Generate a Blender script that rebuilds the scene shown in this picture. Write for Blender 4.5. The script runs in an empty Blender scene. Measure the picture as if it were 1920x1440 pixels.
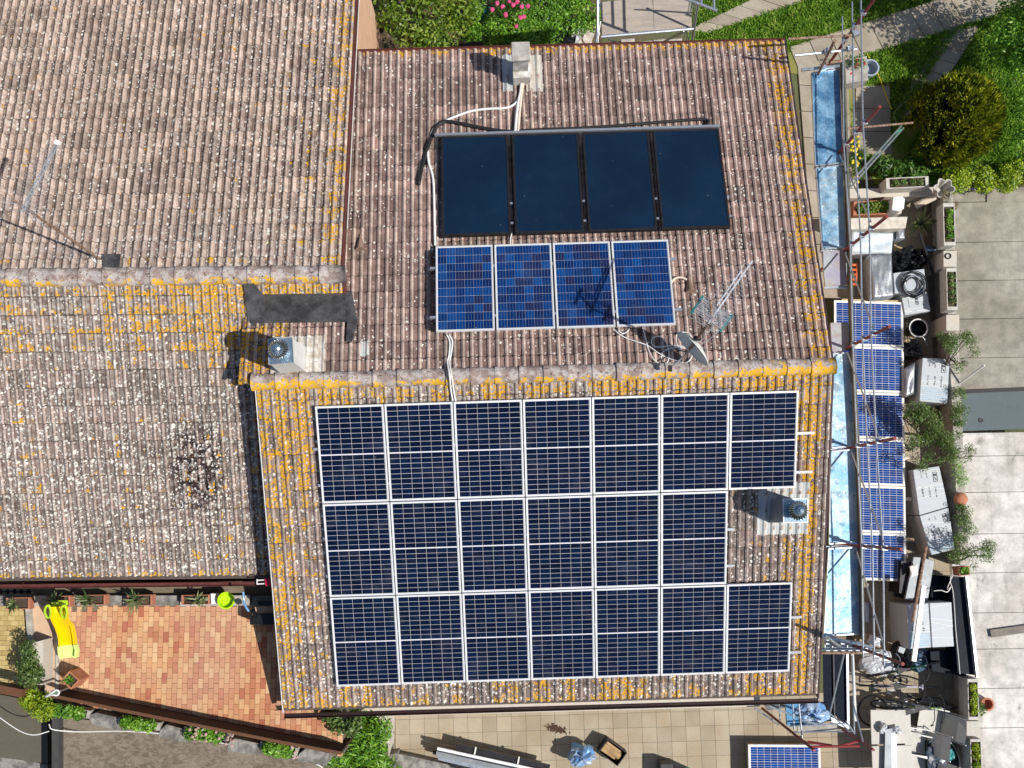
import bpy, math, random
import numpy as np
from mathutils import Vector, Matrix
R = math.radians
rnd = random.Random(7)
scn = bpy.context.scene
col = scn.collection

# ------------------------------------------------------------------ camera
FPX, TILT, HC = 2050.0, R(7.0), 25.5
cd = bpy.data.cameras.new('drone_camera'); cam = bpy.data.objects.new('drone_camera', cd); col.objects.link(cam)
cam.location = (0, 0, HC); cam.rotation_euler = (TILT, 0, 0)
cd.sensor_width = 36; cd.lens = FPX / 1920 * 36; cd.clip_start = .1; cd.clip_end = 500
scn.camera = cam
# ------------------------------------------------------------------ light
SAZ, SEL = R(20), R(53)                      # light travels to the west, 20 degrees towards north
sd = Vector((-math.cos(SAZ)*math.cos(SEL), math.sin(SAZ)*math.cos(SEL), -math.sin(SEL)))
sl = bpy.data.lights.new('sun', 'SUN'); sl.energy = 4.6; sl.angle = R(.5); sl.color = (1, .95, .87)
so = bpy.data.objects.new('sun', sl); col.objects.link(so); so.rotation_euler = sd.to_track_quat('-Z', 'Y').to_euler()
wd = bpy.data.worlds.new('World'); scn.world = wd; wd.use_nodes = True
wn = wd.node_tree; wn.nodes.clear()
sk = wn.nodes.new('ShaderNodeTexSky'); sk.sky_type = 'NISHITA'; sk.sun_disc = False
sk.sun_elevation = SEL; sk.sun_rotation = math.atan2(-sd.x, -sd.y)
bg = wn.nodes.new('ShaderNodeBackground'); bg.inputs[1].default_value = .085
wo = wn.nodes.new('ShaderNodeOutputWorld')
wn.links.new(sk.outputs[0], bg.inputs[0]); wn.links.new(bg.outputs[0], wo.inputs[0])
scn.view_settings.view_transform = 'Standard'; scn.view_settings.look = 'None'
scn.view_settings.exposure = .15; scn.view_settings.gamma = 1; scn.view_settings.use_curve_mapping = False
scn.render.engine = 'CYCLES'

# ------------------------------------------------------------------ where a pixel's ray meets the place
_U = Vector((0, math.cos(TILT), math.sin(TILT))); _D = Vector((0, math.sin(TILT), -math.cos(TILT)))
CAM = Vector((0, 0, HC))
def ray(px, py): return Vector((1, 0, 0))*((px-960)/FPX) + _U*((720-py)/FPX) + _D
def W(px, py, z=0.0):
    r = ray(px, py); return CAM + r*((z-HC)/r.z)
def pix(P):
    v = Vector(P)-CAM; d = v.dot(_D); return (960+FPX*v.x/d, 720-FPX*v.dot(_U)/d)

# ------------------------------------------------------------------ mesh building
class MB:
    def __init__(s): s.v = []; s.f = []
    def add(s, vs, fs):
        o = len(s.v); s.v += [Vector(v) for v in vs]; s.f += [tuple(i+o for i in f) for f in fs]; return s
    def prism(s, top, z0, z1=None, bottom=None):
        """top: world points; extruded straight down to z0 (or to given bottom points)"""
        n = len(top); top = [Vector(p) for p in top]
        if z1 is not None: top = [Vector((p.x, p.y, z1)) for p in top]
        bot = bottom or [Vector((p.x, p.y, z0)) for p in top]
        a = sum(top[i].x*top[(i+1) % n].y-top[(i+1) % n].x*top[i].y for i in range(n))
        if a < 0: top = top[::-1]; bot = bot[::-1]
        s.add(top+bot, [tuple(range(n)), tuple(range(2*n-1, n-1, -1))] + [(i, i+n, (i+1) % n+n, (i+1) % n) for i in range(n)]); return s
    def q(s, pts, z1, z0): return s.prism([W(x, y, z1) for x, y in pts], z0)
    def box(s, c, size, ex=Vector((1, 0, 0)), ez=Vector((0, 0, 1))):
        ex = Vector(ex).normalized(); ez = Vector(ez).normalized(); ey = ez.cross(ex).normalized(); ex = ey.cross(ez)
        c = Vector(c); x, y, z = (k/2 for k in size)
        vs = [c+ex*(a*x)+ey*(b*y)+ez*(d*z) for d in (-1, 1) for a, b in ((-1, -1), (1, -1), (1, 1), (-1, 1))]
        s.add(vs, [(3, 2, 1, 0), (4, 5, 6, 7), (0, 1, 5, 4), (1, 2, 6, 5), (2, 3, 7, 6), (3, 0, 4, 7)]); return s
    def bar(s, a, b, w, h, up=(0, 0, 1)):
        a = Vector(a); b = Vector(b); d = b-a
        up = Vector(up); up = up-d.normalized()*up.dot(d.normalized())
        return s.box((a+b)/2, (d.length, w, h), d, up)
    def tube(s, pts, r, n=8, closed=False, caps=True):
        pts = [Vector(p) for p in pts]; m = len(pts); vs = []
        rr = r if isinstance(r, (list, tuple)) else [r]*m
        prev = None
        for i, p in enumerate(pts):
            if closed: t = pts[(i+1) % m]-pts[i-1]
            else: t = pts[min(i+1, m-1)]-pts[max(i-1, 0)]
            t.normalize()
            if prev is None:
                a = t.orthogonal().normalized()
            else:
                a = prev-t*prev.dot(t); a = a.normalized() if a.length > 1e-6 else t.orthogonal().normalized()
            prev = a; b = t.cross(a)
            vs += [p+(a*math.cos(2*math.pi*k/n)+b*math.sin(2*math.pi*k/n))*rr[i] for k in range(n)]
        fs = []
        for i in range(m if closed else m-1):
            j = (i+1) % m
            fs += [(i*n+k, i*n+(k+1) % n, j*n+(k+1) % n, j*n+k) for k in range(n)]
        if caps and not closed: fs += [tuple(range(n-1, -1, -1)), tuple((m-1)*n+k for k in range(n))]
        s.add(vs, fs); return s
    def lathe(s, c, prof, n=24, axis=(0, 0, 1), closed_top=True):
        ax = Vector(axis).normalized(); a = ax.orthogonal().normalized(); b = ax.cross(a); c = Vector(c); vs = []
        for r, h in prof: vs += [c+ax*h+(a*math.cos(2*math.pi*k/n)+b*math.sin(2*math.pi*k/n))*r for k in range(n)]
        m = len(prof); fs = [(i*n+k, i*n+(k+1) % n, (i+1)*n+(k+1) % n, (i+1)*n+k) for i in range(m-1) for k in range(n)]
        fs.append(tuple(range(n-1, -1, -1)))
        if closed_top: fs.append(tuple((m-1)*n+k for k in range(n)))
        s.add(vs, fs); return s
    def blob(s, c, rad, seed=0, amp=.2, nu=14, nv=9, flat=True, pinch=2.0):
        rg = random.Random(seed); c = Vector(c)
        ph = [(rg.uniform(1, 5), rg.uniform(1, 5), rg.uniform(0, 6), rg.uniform(0, 6)) for _ in range(5)]
        vs = []
        for j in range(nv):
            th = math.pi*(j+.5)/nv
            for i in range(nu):
                f = 2*math.pi*i/nu
                k = 1+amp*sum(math.sin(a*f+p)*math.cos(b*th+q_) for a, b, p, q_ in ph)/2.2+rg.uniform(-amp, amp)*.45
                z = math.cos(th)*k
                if flat: z = max(z, -.55)
                vs.append(c+Vector((math.sin(th)*math.cos(f)*k*rad[0], math.sin(th)*math.sin(f)*k*rad[1], z*rad[2])))
        fs = [(j*nu+i, (j+1)*nu+i, (j+1)*nu+(i+1) % nu, j*nu+(i+1) % nu) for j in range(nv-1) for i in range(nu)]
        fs += [tuple(range(nu)), tuple((nv-1)*nu+i for i in range(nu-1, -1, -1))]
        s.add(vs, fs); return s
    def mesh(s, name, off=Vector((0, 0, 0)), smooth=False):
        me = bpy.data.meshes.new(name); me.from_pydata([tuple(v-off) for v in s.v], [], s.f)
        if smooth: me.polygons.foreach_set('use_smooth', [True]*len(me.polygons))
        me.update(); return me
    def build(s, name, m, parent=None, kind=None, smooth=False, label=None, bevel=0):
        off = wl(parent) if parent else Vector((0, 0, 0))
        if parent is None and s.v and kind != 'structure':
            n = len(s.v); off = Vector((sum(v.x for v in s.v)/n, sum(v.y for v in s.v)/n, min(v.z for v in s.v)))
        me = s.mesh(name, off, smooth); me.materials.append(m)
        o = bpy.data.objects.new(name, me); col.objects.link(o)
        if parent: o.parent = parent
        else: o.location = off
        if kind: o['kind'] = kind
        if label: o['label'] = label
        if bevel:
            b = o.modifiers.new('bevel', 'BEVEL'); b.width = bevel; b.segments = 2
        return o
def wl(o):
    v = Vector((0, 0, 0))
    while o: v += o.location; o = o.parent
    return v
def tag(o, label, cat, group=None):
    o['label'] = label; o['category'] = cat
    if group: o['group'] = group
    return o
def thing(name, label, cat, loc, group=None):
    o = bpy.data.objects.new(name, None); col.objects.link(o); o.location = loc; o.empty_display_size = .2
    return tag(o, label, cat, group)
def inst(name, me, parent, M):
    o = bpy.data.objects.new(name, me); col.objects.link(o); o.parent = parent; o.matrix_local = M; return o
def copy_tree(o, parent=None):
    c = o.copy(); col.objects.link(c)
    if parent: c.parent = parent
    for ch in [x for x in o.children]: copy_tree(ch, c)
    return c
def ordn(k): return ['first', 'second', 'third', 'fourth', 'fifth', 'sixth', 'seventh', 'eighth', 'ninth'][k]

# ------------------------------------------------------------------ node helpers
class NG:
    def __init__(s, m):
        s.m = m; s.t = m.node_tree; s.n = s.t.nodes; s.l = s.t.links
        s.bsdf = s.n.get('Principled BSDF')
    def put(s, sock, v):
        if isinstance(v, bpy.types.NodeSocket): s.l.new(v, sock)
        elif isinstance(v, (tuple, list)) and len(v) == 3 and sock.type == 'RGBA': sock.default_value = (*v, 1)
        else: sock.default_value = v
    def math(s, op, a, b=None, c=None, clamp=False):
        n = s.n.new('ShaderNodeMath'); n.operation = op; n.use_clamp = clamp
        for i, v in enumerate((a, b, c)):
            if v is not None: s.put(n.inputs[i], v)
        return n.outputs[0]
    def mul(s, a, b): return s.math('MULTIPLY', a, b)
    def add(s, a, b): return s.math('ADD', a, b)
    def sub(s, a, b): return s.math('SUBTRACT', a, b)
    def mx(s, a, b): return s.math('MAXIMUM', a, b)
    def sat(s, a): return s.math('ADD', a, 0.0, clamp=True)
    def ss(s, v, lo, hi, a=0.0, b=1.0):
        n = s.n.new('ShaderNodeMapRange'); n.interpolation_type = 'SMOOTHSTEP'
        s.put(n.inputs[0], v); n.inputs[1].default_value = lo; n.inputs[2].default_value = hi
        n.inputs[3].default_value = a; n.inputs[4].default_value = b
        return n.outputs[0]
    def pos(s): return s.n.new('ShaderNodeNewGeometry').outputs['Position']
    def vm(s, op, a, b=None, out=0):
        n = s.n.new('ShaderNodeVectorMath'); n.operation = op; s.put(n.inputs[0], a)
        if b is not None: s.put(n.inputs[1], b)
        return n.outputs[out]
    def dot(s, a, b): return s.vm('DOT_PRODUCT', a, b, 1)
    def scale(s, a, v): return s.vm('MULTIPLY', a, v)
    def comb(s, x, y, z=0.0):
        n = s.n.new('ShaderNodeCombineXYZ')
        for i, v in enumerate((x, y, z)): s.put(n.inputs[i], v)
        return n.outputs[0]
    def noise(s, vec, sc, det=2.0, rough=.5, dist=0.0, colr=False):
        n = s.n.new('ShaderNodeTexNoise'); s.put(n.inputs['Vector'], vec)
        n.inputs['Scale'].default_value = sc; n.inputs['Detail'].default_value = det
        n.inputs['Roughness'].default_value = rough; n.inputs['Distortion'].default_value = dist
        return n.outputs[1 if colr else 0]
    def voro(s, vec, sc, out='Distance', feat='F1', rnd_=1.0):
        n = s.n.new('ShaderNodeTexVoronoi'); n.feature = feat; s.put(n.inputs['Vector'], vec)
        n.inputs['Scale'].default_value = sc; n.inputs['Randomness'].default_value = rnd_
        return n.outputs[out]
    def white(s, vec, out=0):
        n = s.n.new('ShaderNodeTexWhiteNoise'); s.put(n.inputs[0], vec); return n.outputs[out]
    def mix(s, f, a, b, mode='MIX'):
        n = s.n.new('ShaderNodeMix'); n.data_type = 'RGBA'; n.blend_type = mode
        s.put(n.inputs[0], f); s.put(n.inputs[6], a); s.put(n.inputs[7], b); return n.outputs[2]
    def vary(s, c, f, lo=.7, hi=1.3):
        k = s.n.new('ShaderNodeMapRange'); s.put(k.inputs[0], f); k.inputs[3].default_value = lo; k.inputs[4].default_value = hi
        n = s.n.new('ShaderNodeVectorMath'); n.operation = 'SCALE'; s.put(n.inputs[0], c if isinstance(c, bpy.types.NodeSocket) else c)
        s.put(n.inputs[3], k.outputs[0]); return n.outputs[0]
    def ramp(s, f, stops):
        n = s.n.new('ShaderNodeValToRGB'); s.put(n.inputs[0], f); el = n.color_ramp.elements
        while len(el) < len(stops): el.new(.5)
        for e, (p, c) in zip(el, stops): e.position = p; e.color = (*c, 1)
        return n.outputs[0]
    def bump(s, h, st=.3, d=.01):
        n = s.n.new('ShaderNodeBump'); n.inputs['Strength'].default_value = st; n.inputs['Distance'].default_value = d
        s.put(n.inputs['Height'], h); s.l.new(n.outputs[0], s.bsdf.inputs['Normal'])
    def color(s, c): s.put(s.bsdf.inputs['Base Color'], c)
    def rough(s, c): s.put(s.bsdf.inputs['Roughness'], c)
def newmat(name, rough=.7, metal=0, spec=.3):
    m = bpy.data.materials.new(name); m.use_nodes = True; g = NG(m)
    g.bsdf.inputs['Roughness'].default_value = rough; g.bsdf.inputs['Metallic'].default_value = metal
    g.bsdf.inputs['Specular IOR Level'].default_value = spec
    return m, g
_mc = {}
def pm(name, c, rough=.7, metal=0, var=.18, sc=6, bump=0., c2=None, spot=.0, spec=.3):
    if name in _mc: return _mc[name]
    m, g = newmat(name, rough, metal, spec); p = g.pos()
    n1 = g.noise(p, sc, 4, .6); n2 = g.noise(p, sc*7, 3, .6)
    f = g.add(g.mul(n1, .65), g.mul(n2, .35))
    cc = g.mix(g.ss(n1, .35, .65), c, c2) if c2 else c
    cc = g.vary(cc, g.ss(f, .3, .7), 1-var, 1+var)
    if spot:
        sp = g.mul(g.ss(g.voro(p, 9), .0, .22, 1, 0), g.ss(g.noise(p, 1.3, 2), .45, .6)); cc = g.mix(g.mul(sp, spot), cc, (.05, .045, .04))
    g.color(cc)
    g.rough(g.ss(n2, .2, .8, max(0, rough-.1), min(1, rough+.1)))
    if bump: g.bump(f, bump, .01)
    _mc[name] = m; return m
def islandrand(g):
    a = g.n.new('ShaderNodeNewGeometry').outputs['Random Per Island']; b = g.n.new('ShaderNodeObjectInfo').outputs['Random']
    return g.math('FRACT', g.add(a, g.mul(b, 7.13)))
def leafmat(name, stops, rough=.42, trans=.25):
    if name in _mc: return _mc[name]
    m, g = newmat(name, rough, 0, .45); r = islandrand(g)
    big = g.noise(g.pos(), 3.5, 2)
    f = g.add(g.mul(r, .65), g.mul(g.ss(big, .3, .7), .35))
    c = g.ramp(f, stops); g.color(c)
    tr = g.n.new('ShaderNodeBsdfTranslucent'); g.put(tr.inputs[0], g.vary(c, .5, 1.4, 1.4))
    ms = g.n.new('ShaderNodeMixShader'); ms.inputs[0].default_value = trans
    out = g.n.get('Material Output'); g.l.new(g.bsdf.outputs[0], ms.inputs[1]); g.l.new(tr.outputs[0], ms.inputs[2]); g.l.new(ms.outputs[0], out.inputs[0])
    _mc[name] = m; return m
def np_quads(name, V, m, parent=None, kind=None):
    """V: (n,4,3) world coordinates -> one mesh of loose quads"""
    off = wl(parent) if parent else Vector(V.reshape(-1, 3).mean(0))
    if kind: off = Vector((0, 0, 0))
    n = len(V); me = bpy.data.meshes.new(name); co = (V.reshape(-1, 3)-np.array(off)).astype(np.float32)
    me.vertices.add(4*n); me.vertices.foreach_set('co', co.ravel())
    me.loops.add(4*n); me.loops.foreach_set('vertex_index', np.arange(4*n, dtype=np.int32))
    me.polygons.add(n); me.polygons.foreach_set('loop_start', np.arange(0, 4*n, 4, dtype=np.int32))
    me.update(calc_edges=True); me.materials.append(m)
    o = bpy.data.objects.new(name, me); col.objects.link(o)
    if parent: o.parent = parent
    else: o.location = off
    if kind: o['kind'] = kind
    return o
def leaves(name, m, clumps, n, size, parent=None, up=.5, out=.5, aspect=.45, seed=1, shell=.4, kind=None, droop=0.):
    g = np.random.default_rng(seed); w = np.array([c[2] if len(c) > 2 else c[1][0]*c[1][1] for c in clumps], float); w /= w.sum()
    idx = g.choice(len(clumps), n, p=w)
    C = np.array([tuple(c[0]) for c in clumps])[idx]; Rr = np.array([c[1] for c in clumps])[idx]
    d = g.normal(size=(n, 3)); d /= np.linalg.norm(d, axis=1)[:, None]
    r = g.random(n)**shell
    P = C+d*Rr*r[:, None]
    nn = g.normal(size=(n, 3))*.7+d*out+np.array([0, 0, up]); nn /= np.linalg.norm(nn, axis=1)[:, None]
    t = g.normal(size=(n, 3)); t[:, 2] -= droop; t -= nn*(t*nn).sum(1)[:, None]; t /= np.linalg.norm(t, axis=1)[:, None]
    b = np.cross(nn, t); s = size*(.6+.8*g.random(n))[:, None]
    V = np.stack([P-t*s*.5, P+b*s*aspect*.5+nn*s*.06, P+t*s*.5, P-b*s*aspect*.5+nn*s*.06], 1)
    return np_quads(name, V, m, parent, kind)
def inpoly(x, y, poly):
    r = False; n = len(poly)
    for i in range(n):
        x1, y1 = poly[i]; x2, y2 = poly[(i+1) % n]
        if (y1 > y) != (y2 > y) and x < (x2-x1)*(y-y1)/(y2-y1)+x1: r = not r
    return r
def curve(pts, k=6):
    """Catmull-Rom through points"""
    P = [Vector(p) for p in pts]; P = [P[0]*2-P[1]]+P+[P[-1]*2-P[-2]]; o = []
    for i in range(1, len(P)-2):
        for j in range(k):
            t = j/k; a, b, c, d = P[i-1], P[i], P[i+1], P[i+2]
            o.append(.5*((2*b)+(c-a)*t+(2*a-5*b+4*c-d)*t*t+(3*b-a-3*c+d)*t**3))
    return o+[P[-2]]
# ------------------------------------------------------------------ roof planes
class Plane:
    def __init__(s, R0, e, pitch, side):
        s.R0 = Vector(R0); s.e = Vector(e).normalized(); n = Vector((0, 0, 1)).cross(s.e)
        s.d = n*side*math.cos(pitch)-Vector((0, 0, 1))*math.sin(pitch)
        s.n = s.e.cross(s.d); s.n = s.n if s.n.z > 0 else -s.n
    def at(s, u, v, h=0.): return s.R0+s.e*u+s.d*v+s.n*h
    def hit(s, px, py, h=0.):
        r = ray(px, py); return CAM+r*((s.R0+s.n*h-CAM).dot(s.n)/r.dot(s.n))
    def uv(s, P): q = Vector(P)-s.R0; return q.dot(s.e), q.dot(s.d)
    def puv(s, px, py, h=0.): return s.uv(s.hit(px, py, h))
ZR, ZW = 7.4, 7.35
A0, A1 = W(480, 716, ZR), W(1560, 686, ZR)
PS = Plane(A0, A1-A0, R(21), -1); PN = Plane(A0, A1-A0, R(15), 1); LM = (A1-A0).length
B0, B1 = W(0, 521, ZW), W(641, 514, ZW)
WS = Plane(B1, B1-B0, R(20), -1); WN = Plane(B1, B1-B0, R(15), 1)
E_ = PS.e; NO = Vector((0, 0, 1)).cross(E_)          # house axes: east, north
vS = PS.puv(1040, 1322)[1]; vN = PN.puv(1080, 84)[1]; vWS = WS.puv(250, 1091)[1]; vWN = 7.6
DU, DV = LM/33, .318

def roofmat(name, P, roll, pan, whitef, yellowf, extra=None, grey=None, wroll=.3, big_sp=1.0, colw=.2):
    m, g = newmat(name, .85, 0, .15); p = g.pos(); q = g.vm('SUBTRACT', p, tuple(P.R0))
    u = g.dot(q, tuple(P.e)); v = g.dot(q, tuple(P.d)); uv = g.comb(u, v)
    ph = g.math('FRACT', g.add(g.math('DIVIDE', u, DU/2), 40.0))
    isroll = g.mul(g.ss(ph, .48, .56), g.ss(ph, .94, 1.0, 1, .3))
    cell = g.comb(g.math('FLOOR', g.math('DIVIDE', u, DU)), g.math('FLOOR', g.math('DIVIDE', v, DV)))
    colu = g.comb(g.math('FLOOR', g.math('DIVIDE', u, DU/2)), 3.0)
    big = g.noise(uv, .7, 3); med = g.noise(uv, 6, 4, .65); fine = g.noise(uv, 55, 3, .7)
    wob = g.vm('ADD', uv, g.scale(g.vm('SUBTRACT', g.noise(uv, 22, 2, colr=True), (.5, .5, .5)), (.035, .035, 0)))
    rt = g.white(cell)
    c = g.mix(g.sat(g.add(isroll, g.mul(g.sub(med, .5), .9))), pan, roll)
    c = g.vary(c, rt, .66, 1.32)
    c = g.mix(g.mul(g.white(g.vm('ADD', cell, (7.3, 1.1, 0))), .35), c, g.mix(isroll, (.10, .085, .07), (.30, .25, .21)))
    c = g.vary(c, g.ss(med, .3, .7), .72, 1.2); c = g.vary(c, g.ss(fine, .3, .7), .72, 1.26)
    if grey: c = g.mix(g.mul(g.ss(g.noise(uv, 9, 4, .7), .42, .6), grey(g, u, v, big)), c, (.40, .37, .34))
    ex = extra(g, u, v, uv, med) if extra else None
    if ex: c = g.mix(ex[0], c, ex[1])
    # painted shadow line below each tile's tail, then a dark seam by each roll
    fv = g.math('FRACT', g.add(g.math('DIVIDE', v, DV), 10.0))
    c = g.mix(g.ss(fv, 0.0, .12, .9, 0), c, (.05, .035, .03))
    c = g.mix(g.mul(g.ss(ph, .0, .07, .75, 0), 1.0), c, (.05, .035, .035))
    Wt = whitef(g, u, v, big)
    dens = g.add(Wt, g.mul(g.sub(g.noise(uv, 2.3, 3, .6), .5), 1.3))
    for sc, r0, r1, k, off in ((12, .20*big_sp, .27*big_sp, 1.0, 0), (21, .22*big_sp, .30*big_sp, 1.1, 3.7), (8, .14*big_sp, .22*big_sp, .5, 9.1)):
        w2 = g.vm('ADD', wob, (off, off*.7, 0)); dist = g.voro(w2, sc); rc = g.dot(g.voro(w2, sc, 'Color'), (1, 0, 0))
        on = g.ss(g.sub(g.mul(dens, k), rc), -.02, .04)
        s = g.mul(g.mul(on, g.ss(dist, r0, r1, 1, 0)), g.sub(1.0, g.mul(isroll, 1-wroll)))
        c = g.mix(g.mul(s, .92), c, g.vary((.70, .68, .63), g.dot(g.voro(w2, sc, 'Color'), (0, 1, 0)), .55, 1.15))
    Y = yellowf(g, u, v, big)
    nz = g.noise(g.vm('ADD', g.comb(g.mul(u, 1.5), g.mul(v, .9)), (31, 7, 0)), 5.0, 4, .58, .3)
    nz = g.add(nz, g.add(g.mul(g.sub(g.white(colu), .5), colw), g.add(g.mul(g.ss(fv, .35, .95), .13), g.mul(g.sub(1.0, isroll), .03))))
    thr = g.sub(.86, g.mul(Y, .48))
    ym = g.mul(g.ss(g.sub(nz, thr), 0.0, .035), g.ss(Y, .02, .08))
    ym = g.mul(ym, g.ss(g.voro(wob, 26), .62, .5, 0, 1))
    yc = g.vary(g.mix(g.noise(uv, 14, 3), (.68, .36, .006), (.52, .27, .015)), fine, .72, 1.2)
    c = g.mix(g.mul(g.mul(ym, .93), g.ss(g.noise(wob, 30, 3, .7), .66, .54)), c, yc)
    g.color(c); g.bump(g.add(med, g.mul(fine, .6)), .35, .008)
    return m
def band(g, x, lo, hi, a, b):       # linear helper with smoothstep
    return g.ss(x, lo, hi, a, b)
def wN(g, u, v, big): return g.add(.16, g.add(g.mul(g.ss(big, .42, .62), .35), g.ss(u, LM-3, LM-.5, 0, .16)))
def yN(g, u, v, big):
    return g.mx(g.mul(g.ss(v, vN-.40, vN-.05, 0, .95), g.ss(u, 3, 9, .62, 1)), g.mx(g.ss(u, LM-.62, LM-.1, 0, .82), g.mx(g.ss(v, .0, .35, .35, 0), g.mul(g.ss(u, .35, .75, .85, 0), g.ss(v, 0.9, 1.5, 1, 0)))))
def wS(g, u, v, big): return g.add(.30, g.add(g.ss(v, .8, 3.5, 0, .22), g.ss(v, 3.3, 4.3, 0, .15)))
def yS(g, u, v, big):
    west = g.mx(g.mul(g.ss(u, .5, 1.3, .92, 0), g.ss(v, .9, 2.6, 1, .36)), g.mul(g.ss(u, .20, .26, 1, 0), .98))
    east = g.mx(g.mul(g.ss(u, LM-1.15, LM-.35, 0, .84), g.ss(v, .8, 2.2, 1, .52)), g.mul(g.ss(u, LM-.44, LM-.40, 0, 1), g.ss(u, LM-.24, LM-.20, .98, 0)))
    return g.mx(g.mx(west, east), g.mx(g.ss(v, .35, .75, .72, .0), g.mx(g.ss(v, vS-.75, vS-.3, 0, .55), .16)))
def wWN(g, u, v, big): return g.add(.50, g.add(g.ss(u, -3.5, -.8, -.05, .14), g.mul(g.ss(big, .4, .6), .1)))
def yWN(g, u, v, big): return g.mx(g.ss(u, -.62, -.12, 0, .74), g.mx(g.ss(u, -2.2, -.3, .12, .30), g.mx(g.ss(v, .0, 1.2, .32, 0), .13)))
def wWS(g, u, v, big): return g.add(.46, g.ss(v, .6, 2.6, 0, .50))
def yWS(g, u, v, big):
    top = g.mul(g.ss(v, .9, 2.3, 1, 0), g.ss(u, -6, -1.3, .42, .80))
    return g.mx(g.mx(top, g.ss(v, vWS-.42, vWS-.1, 0, .55)), g.mx(g.mul(g.ss(u, -2.4, -1.3, 0, .5), 1.0), g.ss(v, 1, 3, .0, .27)))
def moss(g, u, v, uv, med):
    cu, cv = WS.puv(372, 880); d = g.vm('LENGTH', g.scale(g.vm('SUBTRACT', uv, (cu, cv, 0)), (1, .62, 1)), None, 1)
    return g.mul(g.ss(d, .25, .80, 1, 0), g.ss(g.noise(uv, 7, 4, .7), .46, .52)), (.03, .018, .018)
MN = roofmat('roof_tile_north', PN, (.43, .325, .285), (.235, .150, .130), wN, yN, big_sp=1.1)
MS = roofmat('roof_tile_south', PS, (.29, .215, .19), (.18, .13, .115), wS, yS, grey=lambda g, u, v, b: g.ss(v, .2, .9, .8, .25), wroll=.75, big_sp=1.2, colw=.42)
MWN = roofmat('roof_tile_west_north', WN, (.43, .325, .27), (.215, .148, .12), wWN, yWN, grey=lambda g, u, v, b: g.ss(v, 0, 2.2, .45, .05), big_sp=1.25)
MWS = roofmat('roof_tile_west_south', WS, (.35, .265, .225), (.20, .148, .125), wWS, yWS, moss, grey=lambda g, u, v, b: g.ss(v, .2, 2.2, .8, .35), wroll=.9, big_sp=1.12)

def tilemesh(name, m):
    w = DU; mb = MB(); pr = []
    for k in range(2):
        o = k*w/2; h = w/2
        pr += [(o, 0.), (o+.52*h, 0.), (o+.57*h, .026), (o+.76*h, .044), (o+.95*h, .028)]
    pr.append((w*.997, 0.))
    ln = DV+.045; n = len(pr)
    tail = [(x, 0, z+.030) for x, z in pr]; head = [(x, ln, z+.0) for x, z in pr]; lip = [(x, 0, z+.004) for x, z in pr]
    mb.add(tail+head+lip, [(i, i+1, n+i+1, n+i) for i in range(n-1)]+[(2*n+i, 2*n+i+1, i+1, i) for i in range(n-1)])
    me = mb.mesh(name); me.materials.append(m); return me
PVP = [[(600, 770), (1490, 742), (1488, 925), (1355, 930), (1352, 1105), (1475, 1105), (1473, 1258), (645, 1278)],
       [(825, 250), (1340, 240), (1355, 420), (825, 440)], [(820, 468), (1250, 455), (1255, 600), (820, 615)]]
def lay(P, slope, m, urange, nrows, seed, skip=None):
    rg = random.Random(seed); out = []; me = tilemesh('tile', m)
    rot = Matrix((P.e, -P.d, P.n)).transposed()
    for r in range(nrows):
        ulo, uhi, uref = urange(r)
        k = 0
        while True:
            u = uref-(k+1)*DU; k += 1
            if u < ulo-DU*.99: break
            if u+DU > uhi+.001: continue
            v = (r+1)*DV
            if skip and skip(u+DU/2, v-DV/2): continue
            c = P.at(u+rg.uniform(-.0025, .0025), v+rg.uniform(-.006, .006), rg.uniform(0, .004))
            M = Matrix.Translation(c) @ (rot @ Matrix.Rotation(rg.uniform(-.006, .006), 3, 'Z') @ Matrix.Rotation(rg.uniform(-.004, .008), 3, 'X')).to_4x4()
            x, y = pix(P.at(u+DU/2, v-DV/2)); dist = (c-CAM).length
            hid = any(inpoly(x, y, q) for q in PVP) or not (-5 < x < 1925 and -5 < y < 1445)
            out.append((hid, dist, M, me, slope))
    return out
def finish_tiles(lst, n=300):
    lst.sort(key=lambda t: (t[0], t[1])); rest = {}
    for t in lst[:n]:
        o = wl(t[4]); inst('tile', t[3], t[4], Matrix.Translation(-o) @ t[2])
    for t in lst[n:]: rest.setdefault(t[4].name, []).append(t)
    for k, L in rest.items():
        me0 = L[0][3]; V = np.array([tuple(v.co) for v in me0.vertices]); F = [tuple(p.vertices) for p in me0.polygons]
        nv = len(V); vs = []; fs = []; off = np.array(wl(L[0][4]))
        for i, t in enumerate(L):
            M = np.array(t[2]); vs.append(V @ M[:3, :3].T+M[:3, 3]-off); fs += [tuple(a+i*nv for a in f) for f in F]
        me = bpy.data.meshes.new('roof_tiles'); me.from_pydata(np.concatenate(vs).tolist(), [], fs); me.materials.append(me0.materials[0])
        o = bpy.data.objects.new('tile_field', me); col.objects.link(o); o.parent = L[0][4]; o['kind'] = 'stuff'

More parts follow.
